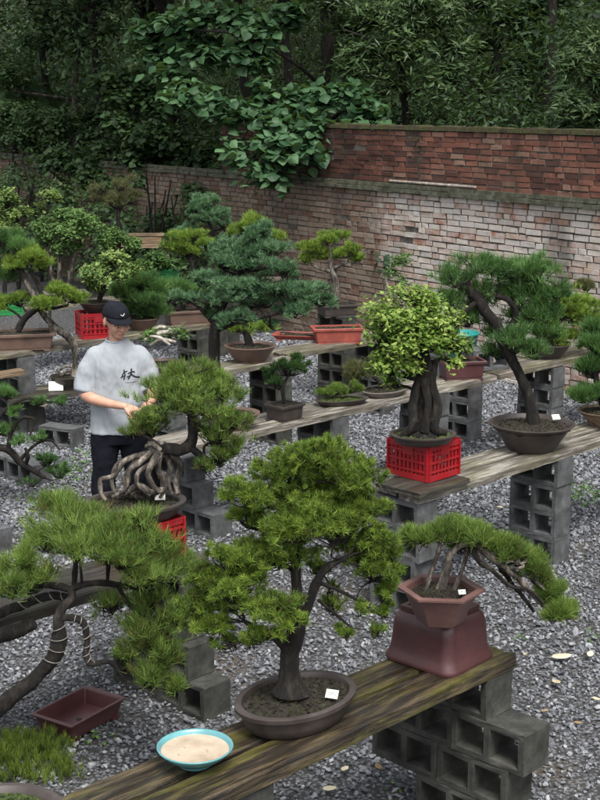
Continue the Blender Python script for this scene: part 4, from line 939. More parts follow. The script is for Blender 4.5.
# twiggy cascade at the left edge
p = G(-28, 505, 0); b = Vector((p.x, p.y, .0))
pillar((b.x, b.y), 'under the twiggy sprawling pine beyond the edge', 2, None, True)
bonsai('sprawling twiggy pine with bare looping branches over the kerb row of blocks', Vector((b.x, b.y, .38)), dict(kind='round', prof='bowl', hw=.22, aspect=1, h=.13, mat='pot_grey'),
    [[(-26, 460, 0, 8), (-10, 448, 0, 6), (8, 450, 0, 5), (20, 462, 0, 5), (32, 470, 0, 4), (45, 478, 0, 2.5)], [(8, 450, 0, 3.5), (12, 430, 0, 3), (22, 418, 0, 2.5), (34, 420, 0, 2), (30, 435, 0, 1.5)],
     [(-10, 448, 0, 4), (-2, 420, 0, 3), (12, 405, 0, 2.5), (30, 398, 0, 2), (50, 402, 0, 1.5), (75, 398, 0, 1)], [(20, 460, 0, 3), (35, 445, 0, 2), (50, 440, 0, 1.6), (60, 450, 0, 1.2)], [(26, 464, 0, 3), (28, 455, -.05, 3), (25, 448, -.05, 2)]],
    [(5, 395, 14, 8, .05), (12, 412, 12, 6, 0, .6), (38, 404, 16, 5, 0, .7), (62, 402, 14, 5, 0, .7), (2, 432, 14, 8, 0, .8), (18, 442, 14, 6, 0, .5), (42, 440, 12, 6, 0, .5), (48, 462, 14, 8, 0, .7), (62, 474, 12, 8, 0, .8), (30, 485, 12, 4, 0, .4)], 'deep', dens=.5, bark='bark', tsize=.7)

# ------------------------------------------------------------------ near left: spreading wired pine
p = G(-48, 800, 0); b = Vector((p.x-.09, p.y, 0)); YL = b.y
t6 = bonsai('big spreading pine with wired dark trunk reaching in from the edge of the view', b, dict(kind='rect', prof='box', hw=.22, aspect=.8, h=.14, mat='pot_dark', rz=R(20)),
    [[(-45, 772, 0, 22), (-30, 740, 0, 17), (-8, 715, 0, 13), (14, 695, 0, 11), (36, 678, 0, 10), (50, 662, 0, 10), (58, 648, 0, 12), (60, 634, 0, 10), (58, 620, 0, 8), (62, 608, .02, 7), (72, 598, .04, 6), (74, 588, .05, 5), (100, 583, .1, 4.5), (140, 588, .15, 3.5), (170, 592, .2, 3)],
     [(62, 618, 0, 5), (74, 618, 0, 5), (84, 624, 0, 5), (87, 640, 0, 4.5), (86, 655, 0, 4.5), (92, 664, 0, 4), (110, 662, .02, 3.5), (122, 676, .03, 2.5), (128, 690, .04, 2)],
     [(-40, 700, .1, 18), (-28, 665, .1, 15), (-12, 642, .1, 12), (8, 633, .1, 11), (24, 628, .1, 11), (34, 624, .1, 9)], [(-25, 655, .1, 10), (-10, 620, .12, 7), (20, 606, .14, 7), (50, 596, .14, 6), (72, 598, .1, 5)],
     [(74, 590, .05, 5), (50, 585, .1, 5), (32, 588, .15, 4)], [(74, 590, .05, 4), (76, 560, .2, 4), (80, 535, .3, 3)], [(118, 586, .1, 3), (130, 606, .1, 3), (150, 625, .1, 2.5), (172, 636, .12, 2)]],
    [(60, 512, 34, 14, .35), (90, 522, 26, 15, .35), (42, 545, 22, 14, .25), (78, 552, 22, 12, .0, .8), (112, 538, 30, 17, .1), (140, 548, 26, 18, .15), (165, 562, 24, 18, .15), (120, 562, 34, 14, -.02), (148, 578, 28, 10, .0), (22, 562, 20, 14, .1), (8, 592, 18, 14, 0), (2, 574, 14, 14, .1),
     (150, 604, 24, 12, .15), (112, 610, 18, 14, .2, .6), (142, 640, 20, 18, .05), (165, 662, 20, 20, .05), (150, 682, 22, 16, .0), (178, 690, 12, 12, .05), (128, 660, 14, 14, .08, .6), (176, 618, 14, 12, .1), (110, 552, 66, 30, .08, .35), (66, 540, 46, 36, .2, .35), (150, 645, 34, 46, .08, .4), (30, 585, 34, 26, .1, .35), (150, 575, 40, 26, .1, .4), (140, 520, 20, 10, .15, .5)],
    'grass', dens=2.6, twig=.0032, bmp=.32, tsize=.95)
# aluminium wire wound round the branches
def wire(pts, turns, extra=.78):
    mb = MB(); Q = spline([(*(np.array(W(a, b_, YL+c_))), r/sc(W(a, b_, YL+c_))) for a, b_, c_, r in pts], 24)
    T = unit(np.gradient(Q[:, :3], axis=0)); n_ = unit(np.cross(T, [0.3, 1, .2])); b_ = np.cross(T, n_); th = np.linspace(0, turns*2*math.pi, len(Q))[:, None]
    P = Q[:, :3] + (n_*np.cos(th)+b_*np.sin(th))*Q[:, 3:]*extra - np.array(t6.location)
    tube(mb, np.column_stack([P, np.full(len(P), .0022)]), 6, 0, n=1); mb.build('training_wire', MT['wire'], t6, smooth=True)
wire([(50, 662, 0, 10), (58, 648, 0, 12), (60, 634, 0, 10), (58, 620, 0, 8)], 4)
wire([(74, 618, 0, 5), (84, 624, 0, 5), (87, 640, 0, 4.5), (86, 655, 0, 4.5), (92, 664, 0, 4)], 7)
wire([(20, 606, .14, 7), (50, 596, .14, 6), (72, 598, .1, 5)], 4)

# empty rectangular pot
zr = .115; cs = [G(33, 712, zr), G(88, 685, zr), G(122, 698, zr), G(70, 728, zr)]
ctr = sum(cs, Vector())/4; lg = ((cs[1]-cs[0])+(cs[2]-cs[3]))/2; sh = ((cs[2]-cs[1])+(cs[3]-cs[0]))/2
r_ = empty('empty_pot', (ctr.x, ctr.y, .02), math.atan2(lg.y, lg.x)); pot_parts(r_, 'rect', 'empty', lg.length/2, min(.95, sh.length/lg.length), zr-.02, 'pot_purple', soil=None)
mb = MB(); loft(mb, outline('round', 20), [(1, .0175), (.6, .0178)], .016, cap0=False); mb.build('drain_hole', MT['ink'], r_)
tag(r_, 'empty purple-brown rectangular pot standing on the gravel among the weeds', 'pot', 'pots without a tree')

# ------------------------------------------------------------------ weeds, moss plants, fallen leaves
def weeds(name, label, spots, mat, n, size, hgt, tpl=LEAF, needle=False):
    mb = MB()
    for px, py, rx, ry in spots:
        c = G(px, py, 0); e = G(px+rx, py, 0); f = G(px, py-ry, 0); a = (e-c).length; d = (f-c).length
        m = int(n*a*d*3); m = max(m, 10); an = rng.uniform(0, 6.28, m); rr = np.sqrt(rng.uniform(0, 1, m))*(1+.3*np.sin(an*3+px))
        p = np.column_stack([c.x + a*rr*np.cos(an), c.y + d*rr*np.sin(an), rng.uniform(.005, hgt, m)*(1.1-rr*.6)])
        if needle: needles(mb, p, np.tile([0., 0, 1], (m, 1)), 14, size, .0035, .45, rng.uniform(.2, 1, m), .5)
        else: leaves(mb, p, rng.normal(size=(m, 3))*.5+[0, 0, 1], size*rng.uniform(.5, 1.2, m), rng.uniform(0, 1, m), tpl)
    tag(mb.build(name, MT[mat]), label, 'weeds', kind='stuff')
weeds('weeds', 'low green weeds sprouting through the gravel', [(95, 742, 30, 9), (85, 728, 16, 6), (570, 492, 32, 9), (588, 500, 20, 10), (590, 640, 14, 6), (566, 452, 14, 6), (70, 478, 18, 12), (82, 462, 14, 10), (395, 792, 12, 6), (520, 640, 4, 2), (300, 470, 10, 4), (455, 520, 10, 5), (240, 700, 6, 3), (30, 500, 22, 6)], 'weed', 900, .03, .06)
weeds('ground_cover', 'bright yellow-green feathery ground cover in front of the empty pot', [(22, 768, 44, 22), (40, 750, 30, 12), (8, 752, 26, 16), (66, 775, 16, 9)], 'n_moss', 2200, .045, .1, needle=True)
for k, (px, py, s_, a) in enumerate([(562, 658, .11, .3), (590, 655, .06, 1.2), (556, 683, .06, 2), (545, 712, .04, .5), (405, 660, .05, 1), (578, 724, .04, .2), (596, 700, .04, 2.6), (525, 655, .03, 1), (498, 455, .0, 0), (500, 508, .05, .4), (560, 520, .06, 1.9), (470, 545, .04, 0), (270, 470, .04, 1.2), (40, 505, .05, 2), (345, 770, .05, 1), (330, 790, .06, .1), (378, 768, .05, 2)]):
    if s_ == 0: continue
    p = G(px, py, .03); n_ = 9; th = np.linspace(-1, 1, n_); wd = .28*s_*(1-th**2)**.7*(1.15-.25*th); mb = MB()
    top = np.column_stack([th*s_*.6, wd, .008+.14*wd+.05*s_*th**2]); mid = np.column_stack([th*s_*.6, 0*wd, .002+.05*s_*th**2]); bot = np.column_stack([th*s_*.6, -wd, .008+.16*wd+.05*s_*th**2])
    v = np.vstack([top, mid, bot]); i = np.arange(n_-1)
    mb.add(v, np.vstack([np.stack([i, i+1, n_+i+1, n_+i], -1), np.stack([n_+i, n_+i+1, 2*n_+i+1, 2*n_+i], -1)]), 1. if k < 2 else random.random())
    o = mb.build('fallen_leaf', MT['litter'], smooth=True); md = o.modifiers.new('t', 'SOLIDIFY'); md.thickness = .0012
    o.location = p; o.rotation_euler = (random.gauss(0, .1), random.gauss(0, .1), a); tag(o, 'large pale fallen leaf on the gravel beside the nearest bench' if k == 0 else 'smaller pale fallen leaf next to the large one on the gravel' if k == 1 else 'dry fallen leaf lying on the gravel', 'leaf', 'fallen leaves on the gravel')
# ------------------------------------------------------------------ the man
def ell(mb, c, r, Mx=None, seg=20, rings=12):
    th = np.linspace(0, math.pi, rings+1)[1:-1]; ph = np.linspace(0, 2*math.pi, seg, endpoint=False)
    v = [[0, 0, 1]] + [[math.sin(t)*math.cos(p), math.sin(t)*math.sin(p), math.cos(t)] for t in th for p in ph] + [[0, 0, -1]]
    v = np.array(v)*r
    if Mx is not None: v = v @ np.array(Mx.to_3x3()).T
    v = v + c; f4 = []; n = len(th)
    for i in range(n-1):
        for j in range(seg): f4.append([1+i*seg+j, 1+(i+1)*seg+j, 1+(i+1)*seg+(j+1) % seg, 1+i*seg+(j+1) % seg])
    mb.add(v, f4); k = mb.n - len(v)
    t3_ = [[k, k+1+j, k+1+(j+1) % seg] for j in range(seg)] + [[k+len(v)-1, k+1+(n-1)*seg+(j+1) % seg, k+1+(n-1)*seg+j] for j in range(seg)]
    mb.f.append(np.array(t3_))
def limb(mb, P, seg=16, n=6, sx=1.): 
    tube(mb, P, seg, 0, n=n, sx=sx)
    for q in (P[0], P[-1]): ell(mb, q[:3], np.array([q[3]]*3)*.98)
def rings(mb, rows, seg=28):
    """rows: z, half width, half depth, cx, cy"""
    th = np.linspace(0, 2*math.pi, seg, endpoint=False); rows = spline(rows, 5)
    v = np.vstack([np.column_stack([r[3]+r[1]*np.sign(np.cos(th))*np.abs(np.cos(th))**.85, r[4]+r[2]*np.sin(th), np.full(seg, r[0])]) for r in rows])
    m = len(rows); i = np.arange(m-1)[:, None]*seg; j = np.arange(seg)[None]; j2 = (j+1) % seg
    mb.add(v, np.stack([i+j, i+j2, i+seg+j2, i+seg+j], -1).reshape(-1, 4)); k = mb.n-len(v)
    mb.f.append(np.array([[k+q for q in range(seg)][::-1]])); mb.f.append(np.array([[k+(m-1)*seg+q for q in range(seg)]]))
def fuse(o, vox, smooth=6, disp=None):
    md = o.modifiers.new('fuse', 'REMESH'); md.mode = 'VOXEL'; md.voxel_size = vox; md.use_smooth_shade = True
    if disp:
        tx = bpy.data.textures.new('folds', 'CLOUDS'); tx.noise_scale = disp[0]; tx.noise_depth = 2
        d = o.modifiers.new('folds', 'DISPLACE'); d.texture = tx; d.strength = disp[1]; d.mid_level = .5; d.texture_coords = 'LOCAL'
    md = o.modifiers.new('smooth', 'SMOOTH'); md.factor = .5; md.iterations = smooth
def skin_mat():
    m, nt, b = node_mat('skin'); v = coords(nt)
    nt.links.new(ramp(nt, noise(nt, v, 14), [(.3, (.42, .22, .15)), (.7, (.55, .32, .23))]), b.inputs['Base Color'])
    b.inputs['Roughness'].default_value = .5; b.inputs['Subsurface Weight'].default_value = .1; b.inputs['Subsurface Radius'].default_value = (.02, .008, .004); return m
def cloth_mat(name, c, var=.12, sc_=500, bs=.4):
    m, nt, b = node_mat(name); v = coords(nt, rand=False)
    nt.links.new(ramp(nt, noise(nt, v, 30, 6), [(.3, tuple(x*(1-var) for x in c)), (.7, tuple(min(1, x*(1+var)) for x in c))]), b.inputs['Base Color'])
    b.inputs['Roughness'].default_value = .95; b.inputs['Specular IOR Level'].default_value = .15
    wv = N(nt, 'ShaderNodeMapping'); wv.inputs['Scale'].default_value = (1.6, 1.6, .55); wv.inputs['Rotation'].default_value = (.3, .5, 0); nt.links.new(v, wv.inputs[0])
    bump(nt, b, noise(nt, wv.outputs[0], 7, 3, .5), bs, .06); return m
def man():
    HEAD = W(116, 320, 10.0); root_loc = Vector((HEAD.x, 10.0, 0))
    root = empty('person', root_loc, R(10)); skin = skin_mat()
    HM = Matrix.Rotation(R(22), 3, 'Z') @ Matrix.Rotation(R(13), 3, 'X') @ Matrix.Scale(1.1, 3); hc = np.array([.0, -.03, 1.625]); hm = lambda v: np.array(HM @ Vector(v)) + hc
    mb = MB(); M4 = HM.to_4x4()
    ell(mb, hc + np.array(HM @ Vector((0, .012, .02))), (.077, .096, .098), M4)
    ell(mb, hm((0, -.03, -.035)), (.06, .066, .075), M4); ell(mb, hm((0, -.06, -.085)), (.034, .03, .028), M4)   # face and chin
    for s_ in (-1, 1):
        ell(mb, hm((s_*.078, .01, -.012)), (.010, .018, .032), M4, 12, 8); ell(mb, hm((s_*.036, -.078, -.03)), (.026, .02, .026), M4, 12, 8)
    ell(mb, hm((0, -.100, -.022)), (.010, .016, .026), M4, 12, 8); ell(mb, hm((0, -.106, -.036)), (.017, .014, .011), M4, 12, 8)
    ell(mb, hm((0, -.086, -.062)), (.026, .014, .008), M4, 12, 8); ell(mb, hm((0, -.083, -.073)), (.022, .013, .008), M4, 12, 8)
    limb(mb, [(0, .0, 1.40, .066), (0, -.002, 1.5, .056), (hc[0], hc[1]+.02, 1.58, .056)])
    rings(mb, [(.86, .16, .1, 0, 0), (1.0, .145, .095, 0, 0), (1.2, .15, .095, 0, 0), (1.32, .14, .08, 0, 0), (1.4, .08, .06, 0, 0)])
    def hand(wr, d, up, curl, thumb_side, hold=.0):
        d = unit(np.array(d, float)); up = unit(np.array(up, float) - d*np.dot(up, d)); sd_ = np.cross(d, up)*thumb_side
        for t in np.linspace(0, 1, 6):
            for q in (-.027, -.009, .009, .027): ell(mb, wr + d*(.018+.062*t) + sd_*q*(.75+.3*t), (.0135, .0135, .0135), None, 8, 6)
        for k, (q, L_) in enumerate(((.031, .068), (.0105, .078), (-.0105, .072), (-.031, .056))):
            p = wr + d*.085 + sd_*q; P = [(*p, .0092)]; a = .25
            for s_ in range(3):
                a += curl*(1+.12*k); p = p + (d*math.cos(a) - up*math.sin(a))*L_*(.42, .32, .26)[s_] + sd_*q*.06; P.append((*p, .0088-.0007*s_))
            limb(mb, P, 8, 3)
        p = wr + d*.03 + sd_*.03
        limb(mb, [(*p, .012), (*(p + d*.025 + sd_*.024 - up*.012), .0105), (*(p + d*.05 + sd_*.026 - up*.026), .009), (*(p + d*.066 + sd_*.014 - up*.036), .0078)], 8, 3)
    W1 = np.array([.035, -.275, 1.03]); limb(mb, [(-.15, 0, 1.34, .035), (-.215, .0, 1.2, .038), (-.25, -.01, 1.10, .042), (-.2, -.09, 1.06, .044), (-.08, -.2, 1.04, .034), (*W1, .026)])
    hand(W1, (.8, -.3, -.35), (.1, -.6, .8), .38, 1)
    W2 = np.array([.155, -.31, 1.0]); limb(mb, [(.15, 0, 1.34, .035), (.215, 0, 1.22, .038), (.25, -.02, 1.12, .042), (.245, -.13, 1.07, .042), (.2, -.24, 1.03, .032), (*W2, .025)])
    hand(W2, (-.6, -.6, -.2), (-.1, -.5, .85), .45, -1)
    for s_ in (-1, 1): limb(mb, [(s_*.09, 0, .84, .08), (s_*.11, -.01, .48, .055), (s_*.12, .01, .12, .04), (s_*.12, .0, .07, .04)])
    o = mb.build('body', skin, root); fuse(o, .0052, 4)
    # face details and hair
    for s_ in (-1, 1):
        mb = MB(); ell(mb, hm((s_*.031, -.0965, -.002-.012)), (.011, .005, .0055), M4, 12, 8); e = mb.build('eye', MT['white'], root, True)
        mb = MB(); ell(mb, hm((s_*.031, -.101, -.014)), (.005, .0025, .005), M4, 10, 6); mb.build('iris', MT['ink'], e, True)
        mb = MB(); limb(mb, [(*hm((s_*.016, -.101, .004)), .003), (*hm((s_*.031, -.103, .008)), .0034), (*hm((s_*.047, -.092, .004)), .0022)], 6, 3); mb.build('eyebrow', MT['ink'], root, True)
    mb = MB(); limb(mb, [(*hm((-.02, -.094, -.067)), .0028), (*hm((0, -.102, -.068)), .004), (*hm((.02, -.094, -.067)), .0028)], 6, 3)
    mb.build('lips', rough_mat('lips', [(.3, (.3, .1, .08)), (.7, (.36, .13, .1))], 20, .5, .1), root, True)
    mb = MB(); ell(mb, hc + np.array(HM @ Vector((0, .028, .018))), (.0805, .088, .088), M4); ell(mb, hc + np.array(HM @ Vector((0, .05, -.03))), (.068, .058, .05), M4)
    o = mb.build('hair', MT['ink'], root, True); fuse(o, .008, 3)
    # cap
    capm = cloth_mat('navy_cotton', (.01, .011, .016), .2); cap = MB()
    th = np.linspace(0, 2*math.pi, 36, endpoint=False); rows_ = []
    for a in np.linspace(0, math.pi/2*.97, 9): rows_.append(np.column_stack([.0875*math.cos(a)**.8*np.cos(th), .014+.106*math.cos(a)**.8*np.sin(th), np.full(36, .032+.088*math.sin(a))]))
    v = np.vstack(rows_); i = np.arange(8)[:, None]*36; j = np.arange(36)[None]; j2 = (j+1) % 36; v = np.array([hm(q) for q in v])
    cap.add(v, np.stack([i+j, i+j2, i+36+j2, i+36+j], -1).reshape(-1, 4)); cap.f.append(np.array([[8*36+q for q in range(36)]]))
    co = cap.build('cap', capm, root, True); md = co.modifiers.new('t', 'SOLIDIFY'); md.thickness = .004
    br = MB(); a = np.linspace(math.pi*1.12, math.pi*1.88, 15); inn = np.column_stack([.086*np.cos(a), .014+.104*np.sin(a), np.full(15, .034)]); L_ = .068*np.sin((a-math.pi*1.12)/(math.pi*.76)*math.pi)**.6
    outr = inn + np.column_stack([.3*L_*np.cos(a), -L_, -.012-.012*np.abs(np.cos(a))*1.0]); v = np.array([hm(q) for q in np.vstack([inn, outr])]); i = np.arange(14)
    br.add(v, np.stack([i, i+1, 15+i+1, 15+i], -1)); bo = br.build('brim', capm, co, True); md = bo.modifiers.new('t', 'SOLIDIFY'); md.thickness = .004
    em = MB()
    for p0, p1 in (((-.012, -.0905, .068), (.0, -.0935, .06)), ((0, -.0935, .06), (.013, -.088, .076))): limb(em, [(*hm(p0), .0028), (*hm(((p0[0]+p1[0])/2, -.0935, (p0[2]+p1[2])/2)), .003), (*hm(p1), .002)], 6, 2)
    em.build('cap_mark', MT['white'], co, True)
    # shirt
    sh_ = MB(); rings(sh_, [(.775, .212, .142, 0, 0), (.82, .208, .14, 0, 0), (.95, .2, .135, 0, -.005), (1.1, .2, .13, 0, 0), (1.25, .2, .13, 0, 0), (1.34, .195, .12, 0, 0), (1.395, .175, .1, 0, 0), (1.44, .115, .085, 0, 0), (1.475, .078, .072, 0, .0)])
    for s_ in (-1, 1): tube(sh_, [(s_*.11, 0, 1.375, .05), (s_*.165, 0, 1.355, .066), (s_*.212, -.0, 1.26, .073), (s_*.24, -.005, 1.16, .079), (s_*.252, -.015, 1.10, .084)], 18, 0, n=5)
    so_ = sh_.build('shirt', cloth_mat('grey_cotton', (.29, .315, .34), .02, bs=.5), root); fuse(so_, .009, 4, (.17, .04))
    md = so_.modifiers.new('smooth2', 'SMOOTH'); md.factor = .5; md.iterations = 2
    col = MB(); a = np.linspace(0, 2*math.pi, 33)[:-1]; tube(col, np.vstack([np.column_stack([.076*np.cos(a), -.004+.07*np.sin(a), 1.474+.012*np.sin(a), np.full(32, .008)]), [[.076, -.004, 1.474, .008]]]), 8, 0, n=1, cap=False); col.build('collar', cloth_mat('grey_rib', (.27, .29, .31), .06), so_, True)
    lg = MB()
    def surf(x, z): return np.array([x, -.137*math.sqrt(max(.05, 1-abs(x/.212)**2.2)), z])
    for st, r in (([(-.045, 0), (-.035, .018), (-.02, .024)], .0035), ([(-.034, .03), (-.03, .005), (-.036, -.018)], .004), ([(-.05, -.008), (-.028, .004)], .003), ([(-.012, .012), (.012, .02), (.02, .016)], .0038), ([(.005, .034), (.002, .01), (-.012, -.016)], .0045), ([(.004, .006), (.02, -.006), (.045, -.014)], .005), ([(-.008, -.002), (-.02, -.006)], .003)):
        P = [(*surf(.09+a*1.4, 1.225+b_*1.4), r*1.25) for a, b_ in st]; limb(lg, P, 8, 3)
    lo = lg.build('chest_mark', MT['ink'], so_, True)
    for m_ in (lo.modifiers.new('on', 'SHRINKWRAP'),): m_.target = so_; m_.wrap_method = 'PROJECT'; m_.use_project_y = True; m_.use_negative_direction = True; m_.use_positive_direction = True; m_.project_limit = .05; m_.offset = .002
    ln = MB(); limb(ln, [(*surf(.05, 1.175), .0016), (*surf(.09, 1.173), .0016), (*surf(.13, 1.176), .0016)], 6, 3); lno = ln.build('chest_line', MT['ink'], so_, True)
    m_ = lno.modifiers.new('on', 'SHRINKWRAP'); m_.target = so_; m_.wrap_method = 'PROJECT'; m_.use_project_y = True; m_.use_negative_direction = True; m_.use_positive_direction = True; m_.project_limit = .05; m_.offset = .0015
    # trousers and shoes
    tr = MB(); rings(tr, [(.70, .185, .125, 0, .0), (.8, .185, .125, 0, 0), (.9, .175, .12, 0, 0)])
    for s_ in (-1, 1): tube(tr, [(s_*.095, 0, .84, .1), (s_*.105, -.005, .7, .105), (s_*.118, -.015, .48, .092), (s_*.125, .0, .25, .088), (s_*.125, .0, .09, .082)], 18, 0, n=5)
    to = tr.build('trousers', cloth_mat('black_cotton', (.006, .007, .011), .2, bs=.6), root); fuse(to, .01, 4, (.13, .035))
    for s_ in (-1, 1):
        f_ = MB(); ell(f_, (s_*.13, -.06, .045), (.048, .13, .045)); f_.box(s_*.13-.045, s_*.13+.045, -.18, .06, .0, .03)
        so2 = f_.build('shoe', MT['pot_dark'], root); fuse(so2, .008, 4)
    # what he holds
    hb = MB(); hb.box(-.06, .06, -.03, .03, -.009, .009); ho = hb.build('small_case', MT['pot_brown']); md = ho.modifiers.new('b', 'BEVEL'); md.width = .005
    wl = root.matrix_basis @ Vector((.155, -.355, .985)); ho.location = wl; ho.rotation_euler = (R(50), 0, R(10)); tag(ho, 'small flat brown case held between the hands of the man', 'case')
    tag(root, 'man in a grey T-shirt, dark trousers and black cap behind the exposed-root pine', 'person')
man()

# ------------------------------------------------------------------ the wooded slope behind the wall
def behind(x, y): return (np.asarray(x)-P600.x)*(-WN.x) + (np.asarray(y)-P600.y)*(-WN.y)
def slope_z(x, y):
    d = np.maximum(0, behind(x, y) - .35); return np.minimum(d*.5, 1.0) + d*.28 + .3*np.sin(np.asarray(x)*.9)*np.minimum(1, d*.3) + np.maximum(0, d-8)*.8
def slope():
    us = np.linspace(-22, 46, 90); ds = np.concatenate([np.linspace(.3, 12, 40), np.linspace(13, 42, 16)])
    P = np.array([[(P600 + WD*u_ - WN*d_).x, (P600 + WD*u_ - WN*d_).y] for d_ in ds for u_ in us]); z = slope_z(P[:, 0], P[:, 1]) + rng.normal(0, .05, len(P))
    mb = MB(); n = len(us); i = (np.arange(len(ds)-1)[:, None]*n + np.arange(n-1)[None]).ravel()
    mb.add(np.column_stack([P, z]), np.stack([i, i+1, i+n+1, i+n], -1))
    o = mb.build('hillside', rough_mat('leaf_litter', [(.3, (.012, .012, .007)), (.55, (.03, .03, .016)), (.75, (.04, .055, .02))], 3, .95, .8, .05), smooth=True); tag(o, kind='structure')
slope()
def undergrowth():
    mb = MB(); k = 0
    us = rng.uniform(-8, 34, 3400); ds = rng.uniform(.5, 17, 3400)
    for u_, d_ in zip(us, ds):
        q = P600 + WD*u_ - WN*d_
        if abs(q.x) > .24*q.y + 2: continue
        gz = float(slope_z(q.x, q.y)); hgt = random.uniform(.2, 2.6 if d_ < 6 else 3.6); r = random.uniform(.3, .65)
        n = int(95*r/.5); d = unit(rng.normal(size=(n, 3))); p = np.array([q.x, q.y, gz+hgt]) + d*r*rng.uniform(.5, 1, (n, 1))*[1.2, 1.2, .8]
        tl = rng.uniform(.0, .55)
        leaves(mb, p, d*.5 + rng.normal(0, .35, (n, 3)) + [0, 0, .8], rng.uniform(.06, .15)*rng.uniform(.7, 1.3, n), np.clip(tl + rng.normal(0, .2, n), 0, 1), LEAF if random.random() < .6 else LEAFN, .5)
        k += 1
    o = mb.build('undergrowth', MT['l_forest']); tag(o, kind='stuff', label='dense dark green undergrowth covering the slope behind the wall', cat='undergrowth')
undergrowth()
KIND['big'] = dict(mat='l_big', leaf=LEAFW, size=.165, n=3, tufts=520, clump=4)
KIND['hang'] = dict(mat='l_hang', leaf=LEAFN, size=.15, n=5, tufts=700)
KIND['bush'] = dict(mat='l_forest', leaf=LEAF, size=.1, n=5, tufts=1000)
KIND['vine'] = dict(mat='l_forest', leaf=LEAFW, size=.11, n=4, tufts=800)
TG = 'trees of the wooded slope'
def ftree(label, px, Y, lines, pads, kind, dens=1., bark='bark', tsize=1., cat='tree', name='broadleaf_tree', twig=.008):
    p = W(px, 100, Y); z = float(slope_z(p.x, p.y)); b = Vector((p.x, p.y, max(0, z-.05)))
    foot = 400 + FPX*math.tan(math.atan((H-b.z)/Y) - PITCH)
    ln = [[(px, foot, 0, lines[0][0][3]*1.2)] + list(lines[0])] + [list(l) for l in lines[1:]]
    return bonsai(label, b, None, ln, pads, kind, TG, bark, dens, cat, name, 0., True, twig, 10, .15, tsize)
ftree('tree with very big heart-shaped leaves leaning out over the dark corner of the wall', 322, 20.5,
    [[(322, 120, 0, 6), (328, 70, 0, 5), (335, 20, 0, 4), (340, -40, 0, 3)], [(322, 125, 0, 4), (300, 122, -.8, 3), (270, 128, -1.4, 2.5), (240, 118, -1.6, 2), (200, 110, -1.6, 1.5)], [(326, 90, 0, 3), (290, 60, -.6, 2.5), (240, 35, -1, 2), (190, 30, -1, 1.5)],
     [(330, 120, 0, 3), (345, 112, -.6, 3), (365, 122, -1, 2.5), (385, 130, -1.2, 1.5)]],
    [(205, 106, 28, 7, -1.6), (235, 118, 26, 8, -1.5), (280, 128, 30, 10, -1.6), (318, 102, 28, 9, -1.2), (348, 98, 26, 8, -1.1), (310, 132, 30, 8, -1.8), (270, 148, 26, 8, -1.8), (302, 158, 22, 7, -1.9), (262, 172, 20, 7, -1.9), (232, 152, 18, 6, -1.6), (350, 140, 26, 8, -1.6), (370, 122, 16, 6, -1.3),
     (185, 30, 34, 10, -.6), (225, 22, 34, 9, -.7), (260, 36, 28, 10, -.7), (205, 55, 28, 9, -.8), (245, 65, 26, 10, -.8), (160, 60, 22, 9, -.5), (290, 20, 26, 9, -.6), (180, 82, 24, 8, -.8), (280, 180, 12, 6, -1.9), (270, 95, 22, 6, -1), (178, 104, 16, 5, -1.5), (150, 35, 22, 7, -.5), (360, 108, 24, 6, -1.2)], 'big', 2.2, tsize=.95)
ftree('tree with narrow drooping glossy leaves above the red part of the wall', 410, 20, [[(405, 110, 0, 5), (400, 60, 0, 5), (395, 0, 0, 4), (392, -60, 0, 3)], [(400, 60, 0, 3), (370, 40, -.4, 2), (345, 30, -.6, 1.5)], [(400, 30, 0, 3), (440, 20, -.4, 2), (470, 10, -.6, 1.5)]],
    [(345, 30, 26, 16), (375, 20, 30, 16, -.4), (410, 30, 30, 18, -.6), (440, 22, 28, 16, -.5), (400, 60, 26, 16, -.7), (370, 55, 26, 14, -.5), (450, 55, 22, 14, -.4), (440, 85, 16, 12, -.6), (350, 70, 20, 12, -.4), (420, 2, 30, 14, -.5), (475, 5, 26, 14, -.3), (330, 5, 26, 14, -.3), (390, 85, 18, 10, -.5)], 'hang', 1.5)
ftree('tree with narrow leaves hanging in from the border above the red wall', 615, 16.5, [[(612, 110, 0, 5), (610, 60, 0, 5), (605, 0, 0, 4)], [(610, 80, 0, 3), (590, 60, -.2, 2), (570, 65, -.4, 1.2)], [(612, 115, 0, 3), (590, 100, -.2, 2), (565, 118, -.4, 1)]],
    [(588, 45, 20, 10), (570, 68, 16, 9, -.2), (590, 78, 22, 9, -.1), (575, 110, 22, 11, -.2), (592, 118, 18, 12), (560, 126, 16, 7, -.1), (600, 95, 14, 10)], 'hang', .7, tsize=.8)
ftree('slim tree rising through the dark undergrowth', 72, 27, [[(74, 100, 0, 5), (78, 40, 0, 5), (76, -40, 0, 4)]], [(60, 20, 30, 16), (12, 85, 26, 16, -.8), (95, 30, 26, 16, -.4), (75, 50, 24, 14, -.5), (40, 45, 26, 16, -.3), (110, 5, 30, 14), (50, -5, 34, 14)], 'bush', 1.4, 'bark_pale')
ftree('bushy evergreen over the far end of the wall', 40, 26.5, [[(40, 130, 0, 5), (38, 110, 0, 4)]], [(30, 118, 30, 14, -.8), (60, 128, 30, 14, -.8), (20, 140, 26, 12, -1), (50, 148, 30, 10, -1), (85, 140, 24, 14, -.8), (8, 118, 20, 14, -.5), (100, 120, 24, 14, -.6)], 'bush', 1.7, tsize=.9)
ftree('dark climbing shrub hanging over the wall beside the big-leaved tree', 135, 24, [[(135, 130, 0, 5), (140, 100, 0, 4), (138, 80, 0, 3)]], [(125, 105, 28, 14, -.8), (150, 110, 26, 14, -.8), (120, 130, 24, 14, -1), (150, 140, 26, 16, -1.2), (135, 160, 28, 12, -1.2), (165, 150, 22, 16, -1.3), (105, 90, 24, 12, -.6), (140, 85, 26, 12, -.8), (165, 120, 16, 14, -1)], 'vine', 1.3)
